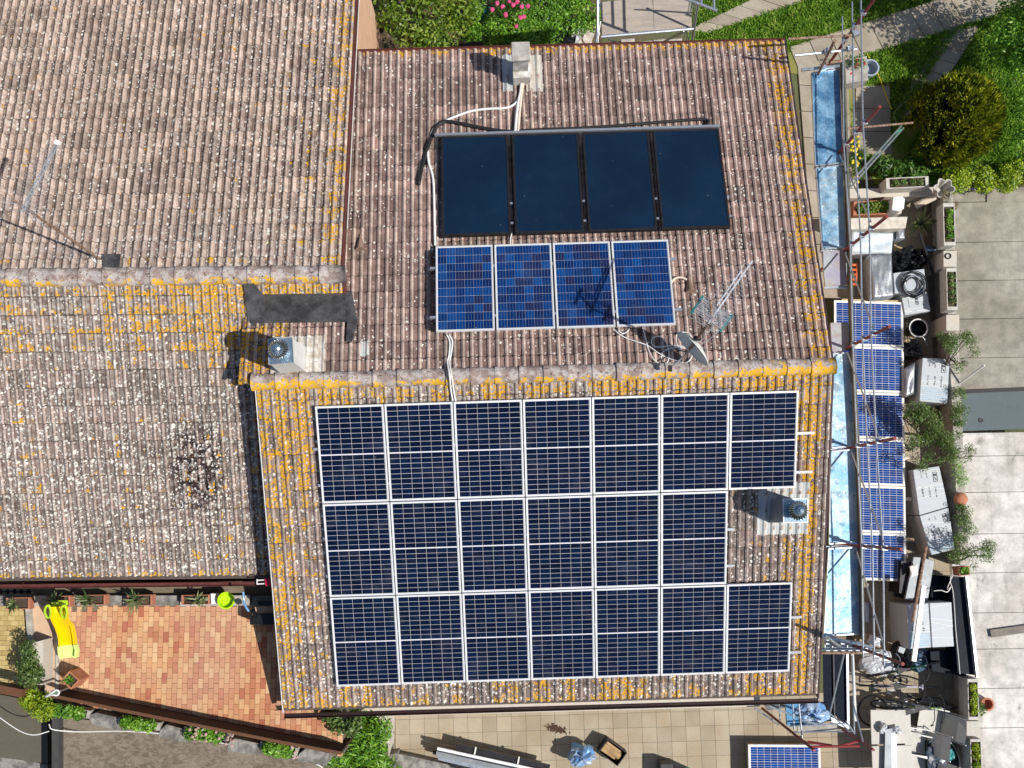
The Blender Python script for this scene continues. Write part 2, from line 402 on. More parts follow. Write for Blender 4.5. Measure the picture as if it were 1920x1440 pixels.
# ------------------------------------------------------------------ materials
m_plaster = pm('peach_plaster', (.62, .40, .27), .9, var=.12, sc=3)
m_under = pm('roof_underlay', (.09, .07, .06), .9)
m_gut = pm('dark_red_gutter', (.11, .035, .03), .45, var=.25, sc=8)
m_whitetrim = pm('white_painted_trim', (.62, .60, .58), .6, var=.15, sc=9)
m_alu = pm('aluminium', (.72, .73, .74), .38, .85, var=.06, sc=12)
m_aluw = pm('pale_aluminium_frame', (.74, .75, .76), .45, .3, var=.06, sc=12)
m_galv = pm('galvanised_steel', (.50, .55, .60), .35, .85, var=.2, sc=14)
m_red = pm('red_painted_tube', (.30, .03, .04), .5, var=.3, sc=14, c2=(.18, .04, .035))
m_rust = pm('rusty_tube', (.22, .11, .07), .75, .2, var=.3, sc=20, c2=(.30, .22, .17))
m_black = pm('black_rubber', (.018, .018, .02), .5, var=.3)
m_whitep = pm('white_plastic', (.75, .75, .74), .35, var=.06)
m_creamp = pm('cream_plastic_pipe', (.66, .56, .46), .5, var=.12)
m_conc = pm('grey_concrete', (.33, .31, .28), .9, var=.22, sc=5, bump=.3, c2=(.40, .38, .34), spot=.3)
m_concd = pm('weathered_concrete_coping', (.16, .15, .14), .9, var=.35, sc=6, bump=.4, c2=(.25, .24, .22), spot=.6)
m_concw = pm('whitewashed_concrete', (.55, .52, .47), .9, var=.2, sc=5, bump=.3, c2=(.46, .41, .35), spot=.35)
m_soil = pm('dark_soil', (.07, .05, .035), .95, var=.4, sc=12, bump=.6)
m_terra = pm('terracotta', (.42, .17, .10), .8, var=.15, sc=8)
m_bark = pm('bark', (.13, .10, .08), .9, var=.3, sc=18, bump=.5)
m_mem = pm('grey_bitumen_membrane', (.10, .10, .105), .5, var=.35, sc=3.5, c2=(.028, .028, .03), bump=.3, spot=.2)
m_bag = pm('black_plastic_bag', (.012, .013, .016), .22, var=.4)
m_navy = pm('navy_painted_panel', (.004, .008, .018), .3, var=.3, spec=.08)

# ------------------------------------------------------------------ ground
H = 'structure'
m_ground, g = newmat('ground_earth', .95); p = g.pos()
g.color(g.vary(g.mix(g.ss(g.noise(p, 1.2, 4), .4, .6), (.12, .10, .06), (.10, .12, .05)), g.noise(p, 30, 3), .5, 1.5)); g.bump(g.noise(p, 18, 4), .6, .03)
gr = MB().prism([(-90, -90, -.02), (90, -90, -.02), (90, 90, -.02), (-90, 90, -.02)], -.4)
gr.build('ground', m_ground, kind=H)
m_lawn, g = newmat('lawn_turf', .95, 0, .1); p = g.pos()
g.color(g.vary(g.mix(g.ss(g.noise(p, 1.6, 3), .4, .62), (.09, .18, .02), (.23, .22, .07)), g.noise(p, 45, 3, .7), .5, 1.5)); g.bump(g.noise(p, 40, 3), .7, .02)
LAWN = [(1250, -60), (1990, -60), (1990, 345), (1640, 345), (1600, 240), (1500, 140), (1300, 100)]
MB().q(LAWN, .0, -.3).build('lawn', m_lawn, kind=H)

# slab path and second path across the garden: each slab a part of its path
m_slab, g = newmat('garden_path_slab', .9, 0, .15); p = g.pos(); r = g.n.new('ShaderNodeObjectInfo').outputs['Random']
g.color(g.vary(g.vary(g.mix(g.ss(g.noise(p, 1.5, 4), .4, .6), (.30, .26, .20), (.36, .32, .26)), r, .82, 1.12), g.noise(p, 24, 4, .7), .75, 1.2)); g.bump(g.noise(p, 30, 3), .3, .01)
def strip_path(name, a0, a1, b0, b1, n, z=.03, skew=0):
    """slabs between edge a (px pair) and edge b"""
    base = MB().prism([W(*a0, -.005), W(*a1, -.005), W(*b1, -.005), W(*b0, -.005)], -.25).build(name, m_soil, kind=H)
    a0, a1, b0, b1 = (W(*k, z) for k in (a0, a1, b0, b1))
    for i in range(n):
        f0 = (i+.015)/n; f1 = (i+.985)/n
        q = [a0.lerp(a1, f0), a0.lerp(a1, f1), b0.lerp(b1, f1+skew/n), b0.lerp(b1, f0+skew/n)]
        q = [v+Vector((0, 0, rnd.uniform(-.006, .006))) for v in q]
        o = MB().prism(q, -.1).build('slab', m_slab, base, bevel=.006)
    return base
strip_path('garden_path', (1480, 88), (2000, -80), (1502, 140), (2040, -22), 14)
strip_path('branch_path', (1783, 44), (1674, 212), (1838, 50), (1716, 238), 8)
strip_path('paved_strip', (1290, 55), (1480, -35), (1325, 62), (1545, -10), 6)
strip_path('stepping_pavement', (1605, 160), (1602, 290), (1668, 160), (1672, 290), 3)
strip_path('side_path', (1495, 110), (1530, 560), (1590, 118), (1605, 560), 9)

# beige paving south of the house and under the bicycles
m_pave, g = newmat('beige_paving_tile', .75, 0, .3); p = g.pos()
g.color(g.vary(g.vary(g.mix(g.ss(g.noise(p, 1.1, 4), .38, .62), (.33, .27, .19), (.38, .33, .25)), islandrand(g), .88, 1.08), g.noise(p, 35, 3, .7), .85, 1.12)); g.bump(g.noise(p, 40, 2), .1, .005)
m_grout = pm('dark_grout', (.17, .14, .10), .95, var=.3)
yard = MB().q([(690, 1300), (1560, 1300), (1585, 360), (1775, 360), (1830, 1500), (690, 1500)], -.004, -.3).build('paved_yard', m_grout, kind=H)
ts = 26.4*25.5/FPX
o0 = W(1380, 1345, 0); te = E_.copy(); tn = NO.copy(); cand = []
for i in range(-30, 30):
    for j in range(-14, 46):
        c = o0+te*(i*ts)+tn*(j*ts); x, y = pix(c)
        south = 722 < x < 1640 and 1300 < y < 1490; ea = 1590 < x < 1800+(y-1180)*.1 and 350 < y < 1490
        if not (south or ea): continue
        if not inpoly(x, y, [(735, 1300), (1560, 1290), (1588, 362), (1768, 365), (1815, 1495), (735, 1495)]): continue
        if x < 1130 and y > 1395+(x-735)*.14 + 40: continue
        cand.append((0 if y > 1180 and y < 1450 else 1, (c-CAM).length, c))
cand.sort(key=lambda k: k[:2])
tm = MB().box((0, 0, -.02), (ts-.007, ts-.007, .04)).mesh('paving_tile'); tm.materials.append(m_pave)
rz = math.atan2(E_.y, E_.x); off = wl(yard)
for k, (a, b, c) in enumerate(cand[:300]):
    inst('paving_tile', tm, yard, Matrix.Translation(c-off+Vector((0, 0, .004+rnd.uniform(-.0015, .0015)))) @ Matrix.Rotation(rz+rnd.uniform(-.004, .004), 4, 'Z'))
rest = MB()
for a, b, c in cand[300:]: rest.box(c+Vector((0, 0, -.016)), (ts-.007, ts-.007, .04), E_)
o = rest.build('paving_tile_field', m_pave, yard, kind='stuff')

# driveway: large poured slabs
def concm(name, base, c2, dark, seed):
    m, g = newmat(name, .88, 0, .2); p = g.vm('ADD', g.pos(), (seed, 0, 0))
    n1 = g.noise(p, .55, 4, .6); n2 = g.noise(p, 3.1, 5, .65); n3 = g.noise(p, 28, 4, .7)
    c = g.mix(g.ss(n1, .38, .62), base, c2); c = g.vary(c, g.ss(n2, .3, .7), .76, 1.16); c = g.vary(c, n3, .75, 1.25)
    st = g.noise(g.scale(p, (1.4, 1, 1)), 1.7, 6, .72, .5); c = g.mix(g.mul(g.ss(st, .56, .74), dark*.8), c, (.13, .12, .105)); rl = g.noise(g.scale(p, (5, .35, 1)), 1.2, 3); c = g.mix(g.mul(g.ss(rl, .5, .75), .25), c, (.20, .19, .17))
    sp = g.ss(g.voro(p, 13), .05, .12, 1, 0); on = g.ss(g.noise(p, 1.2, 3), .5, .6); c = g.mix(g.mul(g.mul(sp, on), dark), c, (.05, .05, .045))
    g.color(c); g.bump(n3, .3, .01); return m
m_d1 = concm('driveway_concrete', (.25, .23, .19), (.33, .31, .265), .45, 3)
m_d2 = concm('pale_driveway_concrete', (.50, .465, .43), (.60, .58, .555), .95, 9)
m_teal = pm('grey_green_roofing_felt', (.10, .135, .145), .7, var=.2, sc=3, bump=.3, c2=(.085, .11, .12), spot=.3)
drv = MB().q([(1770, 345), (2050, 335), (2100, 1500), (1812, 1500)], -.02, -.3).build('driveway', m_grout, kind=H)
def drow(y0, y1, m, nm, z=.0, cols=((1765, 1848), (1850, 1960), (1962, 2060)), sh=0.0):
    for a, b in cols:
        q = [(a+.6+sh, y0+.6), (b-.6+sh, y0-.6-(b-a)*.012), (b-.6+sh, y1-1.2-(b-a)*.012), (a+.6+sh, y1-.6)]
        MB().q(q, z, -.2).build(nm, m, drv)
drow(352, 380, m_d1, 'slab'); 
for a, b in ((380, 455), (455, 527), (527, 599), (599, 672), (672, 734)): drow(a, b, m_d1, 'slab', cols=((1765, 2060),))
MB().q([(1800, 734), (2060, 724), (2060, 800), (1804, 808)], .03, -.2).build('felt_strip', m_teal, drv)
MB().q([(1798, 731), (2060, 721), (2060, 727), (1798, 738)], .045, -.2).build('felt_lap', m_black, drv)
for a, b in ((812, 856), (856, 924), (924, 1002), (1002, 1075), (1075, 1150), (1150, 1218), (1218, 1292), (1292, 1366), (1366, 1500)):
    drow(a, b, m_d2, 'slab', cols=((1785, 2080),))

# ------------------------------------------------------------------ main house
house = thing('house', 'house with brown two-sided tiled roof that carries all the large solar arrays', 'house', (A0+A1)/2*1.0-Vector((0, 0, ZR)))
def pent(P1, P2, u0, u1, v1, v2, inset=.35, dz=.16):
    """walls under two slopes from u0 to u1"""
    a = [P1.at(0, v1-inset, -dz), P1.at(0, 0, -dz), P2.at(0, v2-inset, -dz)]
    base = [Vector((a[2].x, a[2].y, 0)), Vector((a[0].x, a[0].y, 0))]
    sec = a+base; mb = MB(); n = len(sec)
    mb.add([s+P1.e*u0 for s in sec]+[s+P1.e*u1 for s in sec], [tuple(range(n)), tuple(range(2*n-1, n-1, -1))]+[(i, (i+1) % n, (i+1) % n+n, i+n) for i in range(n)])
    return mb
pent(PS, PN, .22, LM-.22, vS, vN).build('wall', m_plaster, house)
def slab(P, uv, name, m, parent, h1=-.006, h0=-.12):
    mb = MB(); n = len(uv); top = [P.at(u, v, h1) for u, v in uv]; bot = [P.at(u, v, h0) for u, v in uv]
    mb.add(top+bot, [tuple(range(n)), tuple(range(2*n-1, n-1, -1))]+[(i, i+n, (i+1) % n+n, (i+1) % n) for i in range(n)])
    return mb.build(name, m, parent)
uW605 = PN.puv(480, 650)[0]; v605 = PN.puv(560, 600)[1]
uNr = [PN.puv(640, 560)[0], PN.puv(655, 95)[0]]
slS = slab(PS, [(0, 0), (LM, 0), (LM, vS-.04), (0, vS-.04)], 'roof_slope', m_under, house)
slN = slab(PN, [(0, 0), (0, v605+.35), (uNr[0]-.3, v605+.35), (uNr[1]-.3, vN-.04), (LM, vN-.04), (LM, 0)], 'roof_slope', m_under, house)
def urN(r):
    v = (r+.5)*DV
    lo = -.02 if v < v605 else uNr[0]-.25+(uNr[1]-uNr[0])*(v-v605)/(vN-v605)
    return (lo, LM, LM)
nS = int(round(vS/DV)); nN = int(round(vN/DV))
lst = lay(PS, slS, MS, lambda r: (0, LM, LM), nS, 1)+lay(PN, slN, MN, urN, nN, 2)
finish_tiles(lst)
def ridge(parent, P, u0, u1, m, r=.135, step=.40, h=.0, open_e=True):
    n = int(round((u1-u0)/step)); st = (u1-u0)/n
    n1 = Vector((0, 0, 1)).cross(P.e)
    for i in range(n):
        mb = MB(); ns = 10; rings = []
        rr = r*rnd.uniform(.97, 1.03); jz = rnd.uniform(-.008, .008)
        for (du_, k) in ((-.02, 1.045), (.025, 1.045), (.028, 1.0), (st*.6, .97), (st, .93)):
            c = P.at(u0+i*st+du_, 0)+Vector((0, 0, -.015+h+jz)); ring = []
            for j in range(ns+1):
                a = math.pi*(j/ns)*1.1-.05*math.pi
                ring.append(c+n1*math.cos(a)*rr*k*1.08+Vector((0, 0, math.sin(a)*rr*k)))
            rings.append(ring)
        vs = [p for rg_ in rings for p in rg_]; w = ns+1
        fs = [(a*w+j, a*w+j+1, (a+1)*w+j+1, (a+1)*w+j) for a in range(4) for j in range(ns)]
        if i == 0 : fs.append(tuple(range(w)))
        if i == n-1: fs.append(tuple(range(5*w-1, 4*w-1, -1)))
        mb.add(vs, fs); mb.build('ridge_tile', m, parent, smooth=True)
def ridgemat(name, P, u_yel):
    m, g = newmat(name, .88, 0, .15); p = g.pos(); q = g.vm('SUBTRACT', p, tuple(P.R0)); u = g.dot(q, tuple(P.e)); w = g.dot(q, tuple(Vector((0, 0, 1)).cross(P.e)))
    n1 = g.noise(p, 7, 5, .65); n2 = g.noise(p, 50, 3, .7)
    c = g.mix(g.ss(n1, .42, .58), (.40, .36, .34), (.25, .19, .17)); c = g.vary(c, n2, .5, 1.45); c = g.mix(g.ss(g.noise(p, 16, 4, .7), .58, .66), c, (.07, .055, .05))
    sp = g.mul(g.ss(g.voro(p, 24), .18, .3, 1, 0), g.ss(g.noise(p, 3, 2), .42, .6)); c = g.mix(g.mul(sp, .8), c, (.58, .57, .54))
    Y = g.add(g.ss(w, -.09, .03, .66, .0), u_yel(g, u)); nz = g.noise(g.vm('ADD', p, (3, 3, 3)), 6, 5, .62)
    ym = g.mul(g.ss(g.sub(nz, g.sub(.80, g.mul(Y, .48))), 0, .05), g.ss(g.noise(p, 20, 4, .7), .60, .50)); c = g.mix(g.mul(ym, .95), c, g.vary((.64, .35, .008), n2, .7, 1.25))
    g.color(c); g.bump(g.add(n1, n2), .4, .01); return m
mr1 = ridgemat('ridge_tile_lichen', PS, lambda g, u: g.add(g.ss(u, 1.1, 1.6, .50, 0), g.ss(u, LM-2.6, LM-1, 0, .5)))
mr2 = ridgemat('ridge_tile_lichen_west', WS, lambda g, u: g.add(g.ss(u, -1.6, -.6, -.02, .0), g.ss(u, -.45, -.3, 0, -.5)))
ridge(house, PS, -.05, LM+.06, mr1)
def gutter(P, v, u0, u1, mat_, parent, name='gutter', w=.11, up=-.05, out=.02):
    mb = MB(); n1 = Vector((P.d.x, P.d.y, 0)).normalized()
    a = P.at(u0, v)+Vector((0, 0, up)); b = P.at(u1, v)+Vector((0, 0, up)); prof = []
    for j in range(9):
        t = math.pi*j/8; prof.append((w/2*(1-math.cos(t))+out, -math.sin(t)*w*.55))
    prof += [(w+out+.006, 0), (w+out+.006, -.012)]
    vs = [q+n1*x+Vector((0, 0, z)) for q in (a, b) for x, z in prof]; m_ = len(prof)
    mb.add(vs, [(i, i+1, m_+i+1, m_+i) for i in range(m_-1)])
    return mb.build(name, mat_, parent, smooth=False)
m_gutd = pm('dark_gutter', (.025, .012, .012), .5, var=.25, sc=8)
gutter(PS, vS, -.02, LM+.05, m_gutd, house, w=.085); rake(PS, 0, 0, 0.001, m_gutd, house) if 0 else None
gutter(PN, vN, uNr[1]+.1, LM+.03, m_gut, house, out=-.03, w=.075)
def rake(P, u, v0, v1, mat_, parent, w=.03, h=.17, name='rake_board', hh=.03):
    mb = MB(); c0 = P.at(u, v0, hh-h/2); c1 = P.at(u, v1, hh-h/2); mb.bar(c0, c1, w, h, P.n); return mb.build(name, mat_, parent)
m_rk = pm('dark_rake_metal', (.05, .03, .035), .5)
rake(PS, LM+.02, 0, vS, m_rk, house); rake(PN, LM+.02, 0, vN, m_rk, house)
rake(PS, -.02, .1, vS, m_whitetrim, house, w=.018, h=.12, hh=.012); rake(PN, -.02, 0, v605+.05, m_rk, house, w=.02, h=.12, hh=.01)

# ------------------------------------------------------------------ west house
wh = thing('house', 'neighbouring house with heavily lichened tiled roof filling the left of the photo', 'house', WS.at(-4, 0)-Vector((0, 0, ZW)))
uL = WN.puv(-70, 300)[0]
uRN = WN.puv(644, 400)[0]; uWSr = WS.puv(643, 550)[0]
u0m = lambda v, P=WS: P.uv(PS.at(0.0, 0) + (P.at(0, v)-P.at(0, 0)))[0]
# where the west roof disappears under the main roof's west edge
def wsr(v):
    P0 = WS.at(0, v); q = PS.uv(P0)[0]; return -q/PS.e.dot(WS.e)+.1
bodyS = MB()
slWN = slab(WN, [(uL, 0), (uL, vWN), (uRN+.02, vWN), (uRN+.02, 0)], 'roof_slope', m_under, wh)
r1v = DV+.02
slWS = print('EAVEZ', PS.at(0, vS).z, WS.at(0, vWS).z) or slab(WS, [(uL, 0), (uWSr, 0), (uWSr, r1v), (wsr(r1v), r1v), (wsr(vWS), vWS-.04), (uL, vWS-.04)], 'roof_slope', m_under, wh)
pent(WS, WN, uL, wsr(3.)-.12, vWS, vWN, inset=.5).build('wall', m_plaster, wh)
def pent2(P, u0, u1, v0, v1, dz=.13):
    a = [P.at(0, v0, -dz), P.at(0, v1-.12, -dz)]; sec = a+[Vector((a[1].x, a[1].y, 0)), Vector((a[0].x, a[0].y, 0))]
    mb = MB(); mb.add([s+P.e*u0 for s in sec]+[s+P.e*u1 for s in sec], [(0, 1, 2, 3), (7, 6, 5, 4)]+[(i, (i+1) % 4, (i+1) % 4+4, i+4) for i in range(4)]); return mb
pent2(WN, wsr(3.)-.12, uRN-.10, 0.0, vWN).build('wall', m_plaster, wh)
def urWS(r):
    v = (r+.5)*DV
    return (uL, uWSr+.01, uWSr+.005) if v < DV*1.1 else (uL, wsr(v), wsr(v)-((wsr(v)-uWSr) % DU))
nWN = int(vWN/DV)
lst = lay(WN, slWN, MWN, lambda r: (uL, uRN+.01, uRN+.005), nWN, 3)+lay(WS, slWS, MWS, urWS, int(round(vWS/DV)), 4)
finish_tiles(lst)
ridge(wh, WS, uL, .06, mr2, r=.15)
gutter(WS, vWS, uL, wsr(vWS)-.15, m_gut, wh, w=.075)
rake(WN, uRN+.03, 0, vWN, m_gut, wh, w=.03, h=.2); rake(WN, uRN+.075, .9, vWN, m_whitetrim, wh, w=.012, h=.03, name='trim', hh=-.02)
rake(WS, uWSr+.03, 0, r1v, m_gut, wh, w=.03, h=.2)
# membrane flashing in the valley
fl = MB()
def fq(P, pts, h): fl.prism([P.hit(x, y, h) for x, y in pts], 0, None, [P.hit(x, y, h-.03) for x, y in pts])
fq(PN, [(468, 549), (646, 548), (668, 600), (664, 604), (470, 606)], .088)
fq(WS, [(457, 533), (476, 531), (497, 556), (498, 612), (466, 612)], .092)
fq(PN, [(646, 548), (660, 546), (670, 604), (660, 641), (649, 640), (651, 604)], .096)
fl.build('valley_flashing', m_mem, house)
# ------------------------------------------------------------------ photovoltaic panels
def cellmat(name, cols, rough, line=None, coat=1.0):
    m, g = newmat(name, .13, 0, .4); r = g.n.new('ShaderNodeObjectInfo').outputs['Random']; p = g.pos()
    c = g.ramp(r, cols); c = g.vary(c, g.noise(p, 9, 4, .7), .75, 1.25)
    dust = g.mul(g.ss(g.noise(p, 2.2, 5, .7), .50, .75), .07); c = g.mix(dust, c, (.25, .27, .30))
    st = g.mul(g.ss(g.voro(p, 5.3), .0, .045, 1, 0), g.ss(g.noise(p, 2.1, 1), .5, .55)); c = g.mix(st, c, (.5, .5, .48))
    g.color(c); g.bsdf.inputs['IOR'].default_value = 1.4
    return m
m_cellD = cellmat('mono_cell', [(0, (.001, .004, .018)), (.5, (.0015, .006, .026)), (1, (.002, .009, .036))], .35, coat=.25)
m_cellB = cellmat('poly_cell', [(0, (.014, .016, .06)), (.25, (.002, .018, .09)), (.6, (.002, .03, .14)), (1, (.003, .05, .20))], .3, coat=.3)
m_cellY = cellmat('bright_poly_cell', [(0, (.001, .03, .17)), (.5, (.001, .04, .22)), (1, (.002, .055, .27))], .4, coat=.15)
m_back = pm('white_backsheet', (.60, .61, .64), .5, var=.06)
m_bus = pm('silver_busbar', (.22, .32, .52), .4, .3, var=.1)
def make_panel(w, l, nx, ny, mcell, name, frame=.024, half=False, bus=0, gap=.0062, tall=.04, mframe=None, busdir=0, busw=.003):
    """local frame: x across, y down the panel (0..l), z up; origin at the top left corner"""
    root = bpy.data.objects.new(name, None); col.objects.link(root)
    t = tall; mf = mframe or m_aluw
    f = MB()
    f.box((w/2, frame/2, -t/2), (w, frame, t)); f.box((w/2, l-frame/2, -t/2), (w, frame, t))
    f.box((frame/2, l/2, -t/2), (frame, l-2*frame, t)); f.box((w-frame/2, l/2, -t/2), (frame, l-2*frame, t))
    f.build('frame', mf, root)
    MB().box((w/2, l/2, -.014), (w-2*frame, l-2*frame, .012)).build('backsheet', m_back, root)
    x0, y0 = frame+.008, frame+.008; x1, y1 = w-frame-.008, l-frame-.008; mid = .018 if half else 0
    cw = (x1-x0)/nx; ch = (y1-y0-mid)/ny
    cm = MB().box((0, 0, 0), (cw-gap, ch-gap, .004)).mesh('cell'); cm.materials.append(mcell)
    for i in range(nx):
        for j in range(ny):
            y = y0+(j+.5)*ch+(mid if half and j >= ny/2 else 0)
            inst('cell', cm, root, Matrix.Translation((x0+(i+.5)*cw, y, -.0055)))
    if bus:
        b = MB()
        if busdir == 0:
            for i in range(nx):
                for k in range(bus): b.box((x0+(i+(k+1)/(bus+1))*cw, l/2, -.003), (busw, y1-y0, .0015))
        else:
            for j in range(ny):
                for k in range(bus): b.box((w/2, y0+(j+(k+1)/(bus+1))*ch, -.003), (x1-x0, busw, .0015))
        b.build('busbars', m_bus if busdir == 0 else m_back, root, kind='stuff')
    return root
def place(root, o, ex, ed):
    ex = Vector(ex).normalized(); ed = Vector(ed); ed = (ed-ex*ed.dot(ex)).normalized(); n = ex.cross(ed)
    if n.z < 0: n = -n
    # local y runs down the panel; keep a proper rotation by flipping x when needed
    M = Matrix((ex, ed, n)).transposed()
    return Matrix.Translation(o) @ M.to_4x4()
# the handedness of (right, down, up) is left-handed, so panels are built with y measured upwards from the lower edge
def panel_mats(o, ex, ed, w, l): # o: top-left corner -> matrix with origin at the lower-left corner
    ex = Vector(ex).normalized(); ed = Vector(ed).normalized(); up = -ed; n = ex.cross(up).normalized()
    return Matrix.Translation(Vector(o)+ed*l) @ Matrix((ex, up, n)).transposed().to_4x4()
hp = .14
TL, TR, BL = PS.hit(590.5, 762.5, hp), PS.hit(1497.5, 732.5, hp), PS.hit(640, 1287, hp)
ex = (TR-TL).normalized(); ed = (BL-TL); rows = ed.length; ed.normalize(); ed = (ed-ex*ed.dot(ex)).normalized()
wid = (TR-TL).length; gx = .018; pw = (wid-6*gx)/7; pl = (rows-2*.02)/3
print('PANEL', pw, pl, wid, rows)
proto = make_panel(pw, pl, 6, 18, m_cellD, 'solar_module', half=True)
first = True
for r_ in range(3):
    for c_ in range(7):
        if r_ == 1 and c_ == 6: continue
        o = proto if first else copy_tree(proto); first = False
        o.matrix_world = panel_mats(TL+ex*(c_*(pw+gx))+ed*(r_*(pl+.02))+PS.n*rnd.uniform(-.003, .003), ex, ed, pw, pl)
        n_ = 6 if r_ == 1 else 7
        where = 'rightmost' if c_ == n_-1 else ('leftmost' if c_ == 0 else ordn(c_)+' from the left')
        lab = 'dark navy solar panel, %s in the %s row of the big array' % (where, ['top', 'middle', 'bottom'][r_])
        if r_ == 0 and c_ == 6: lab = 'dark navy solar panel at the upper right corner, beside the right turbine chimney'
        tag(o, lab, 'solar panel', 'dark solar panels of the big array on the south slope')
# four blue panels on the north slope
TL, TR, BL = PN.hit(817, 462, .19), PN.hit(1252.5, 449, .19), PN.hit(815, 622, .17)
ex = (TR-TL).normalized(); ed = BL-TL; l4 = ed.length; ed = (ed-ex*ed.dot(ex)).normalized(); gx = .03; w4 = ((TR-TL).length-3*gx)/4
proto = make_panel(w4, l4, 6, 10, m_cellB, 'solar_module', bus=2, gap=.005, busw=.0025)
for c_ in range(4):
    o = proto if c_ == 0 else copy_tree(proto)
    o.matrix_world = panel_mats(TL+ex*c_*(w4+gx), ex, ed, w4, l4)
    tag(o, 'bright blue solar panel, %s of the four below the black collectors' % ['leftmost', 'second', 'third', 'rightmost'][c_], 'solar panel', 'four blue solar panels on the north slope')
# thermal collectors
m_col, g = newmat('collector_glass', .12, 0, .5); p = g.pos()
c = g.mix(g.ss(g.noise(p, .8, 3), .4, .65), (.003, .013, .034), (.004, .018, .046))
c = g.mix(g.mul(g.ss(g.voro(p, 6), 0, .05, 1, 0), g.ss(g.noise(p, 3, 1), .5, .56)), c, (.5, .5, .45)); g.color(c); g.rough(g.ss(g.noise(p, 5, 4), .3, .7, .1, .3))
m_cfr = pm('collector_frame', (.035, .035, .04), .4, .6, var=.2)
cx = [(828, 953), (961, 1088), (1091, 1221), (1224, 1360)]
P_ = lambda x, y, h=.20: PN.hit(x, y, h)
def topy(x): return 256-(x-828)*.0285
def boty(x): return 441-(x-820)*.0290
TL, TR, BLc, BRc = P_(828, 256), P_(1347, 240), P_(820, 441), P_(1363, 426)
ex = (TR-TL).normalized(); Wc = ((BRc-BLc).length+(TR-TL).length)/2; lc = ((BLc-TL).length+(BRc-TR).length)/2
gx = .075; wc = (Wc-3*gx)/4; O = (TL+TR)/2-ex*Wc/2; ed = ((BLc+BRc)/2-(TL+TR)/2).normalized(); ed = (ed-ex*ed.dot(ex)).normalized()
def collector():
    root = bpy.data.objects.new('solar_collector', None); col.objects.link(root); w, l, t = wc, lc, .09
    f = MB()
    for b in (((w/2, .02, -t/2), (w, .04, t)), ((w/2, l-.02, -t/2), (w, .04, t)), ((.02, l/2, -t/2), (.04, l-.08, t)), ((w-.02, l/2, -t/2), (.04, l-.08, t))): f.box(*b)
    f.build('frame', m_cfr, root, bevel=.004)
    MB().box((w/2, l/2, -.045), (w-.08, l-.08, .07)).build('glass', m_col, root)
    k = MB()
    for x in (w+.02, ):
        for y in (.22, .62): k.box((x, y, -.02), (.05, .035, .02))
    k.build('clamp', m_alu, root)
    return root
pc = collector()
for c_ in range(4):
    o = pc if c_ == 0 else copy_tree(pc)
    o.matrix_world = panel_mats(O+ex*c_*(wc+gx), ex, ed, wc, lc)
    tag(o, 'near black flat solar water collector, %s of four on the north slope' % ['leftmost', 'second', 'third', 'rightmost'][c_], 'solar collector', 'four black solar collectors in a row')
tr = MB().bar(O-ed*.035-ex*.12, O-ed*.035+ex*(Wc+.02), .045, .05, PN.n).build('collector_rail', m_alu)
tag(tr, 'long silver rail along the upper edge of the four black collectors', 'rail')
# mounting rails that stick out at the sides
def rail(P, xa, ya, xb, yb, h, lab, grp):
    a, b = P.hit(xa, ya, h), P.hit(xb, yb, h)
    t = thing('mounting_rail', lab, 'rail', (a+b)/2-P.n*.02, grp)
    MB().bar(a, b, .045, .045, P.n).build('bar', m_alu, t)
    k = MB(); nd = b-a
    for f in (.0, .28, .55, .82, .985): k.box(a.lerp(b, f)-P.n*.055, (.05, .03, .07), nd, P.n)
    k.build('bracket', m_alu, t)
ra = [((588, 842), (1527, 811), 'upper rail under the top row of dark panels, reaching out right'), ((597, 910), (1523, 884), 'lower rail under the top row of dark panels, reaching out right'),
      ((607, 1010), (1377, 992), 'upper rail under the middle row of dark panels'), ((612, 1080), (1375, 1060), 'lower rail under the middle row of dark panels'),
      ((630, 1186), (1503, 1156), 'upper rail under the bottom row of dark panels'), ((633, 1250), (1502, 1222), 'lower rail under the bottom row of dark panels')]
for a, b, l_ in ra: rail(PS, *a, *b, .085, 'silver '+l_, 'mounting rails under the big array')
rail(PN, 806, 504, 1268, 486, .14, 'silver upper rail under the four blue panels, stub visible at right', 'mounting rails under the blue panels')
rail(PN, 806, 596, 1279, 581, .14, 'silver lower rail under the four blue panels, stub visible at right', 'mounting rails under the blue panels')
sk_ = MB(); a, b = PN.hit(806, 472, .06), PN.hit(806, 620, .06); sk_.bar(a, b, .03, .12, PN.n)  # black strip put in for the shadow beside the raised panels
tag(sk_.build('shadow_strip', m_black), 'black strip standing in for shadow at the left side of the blue panels', 'strip')

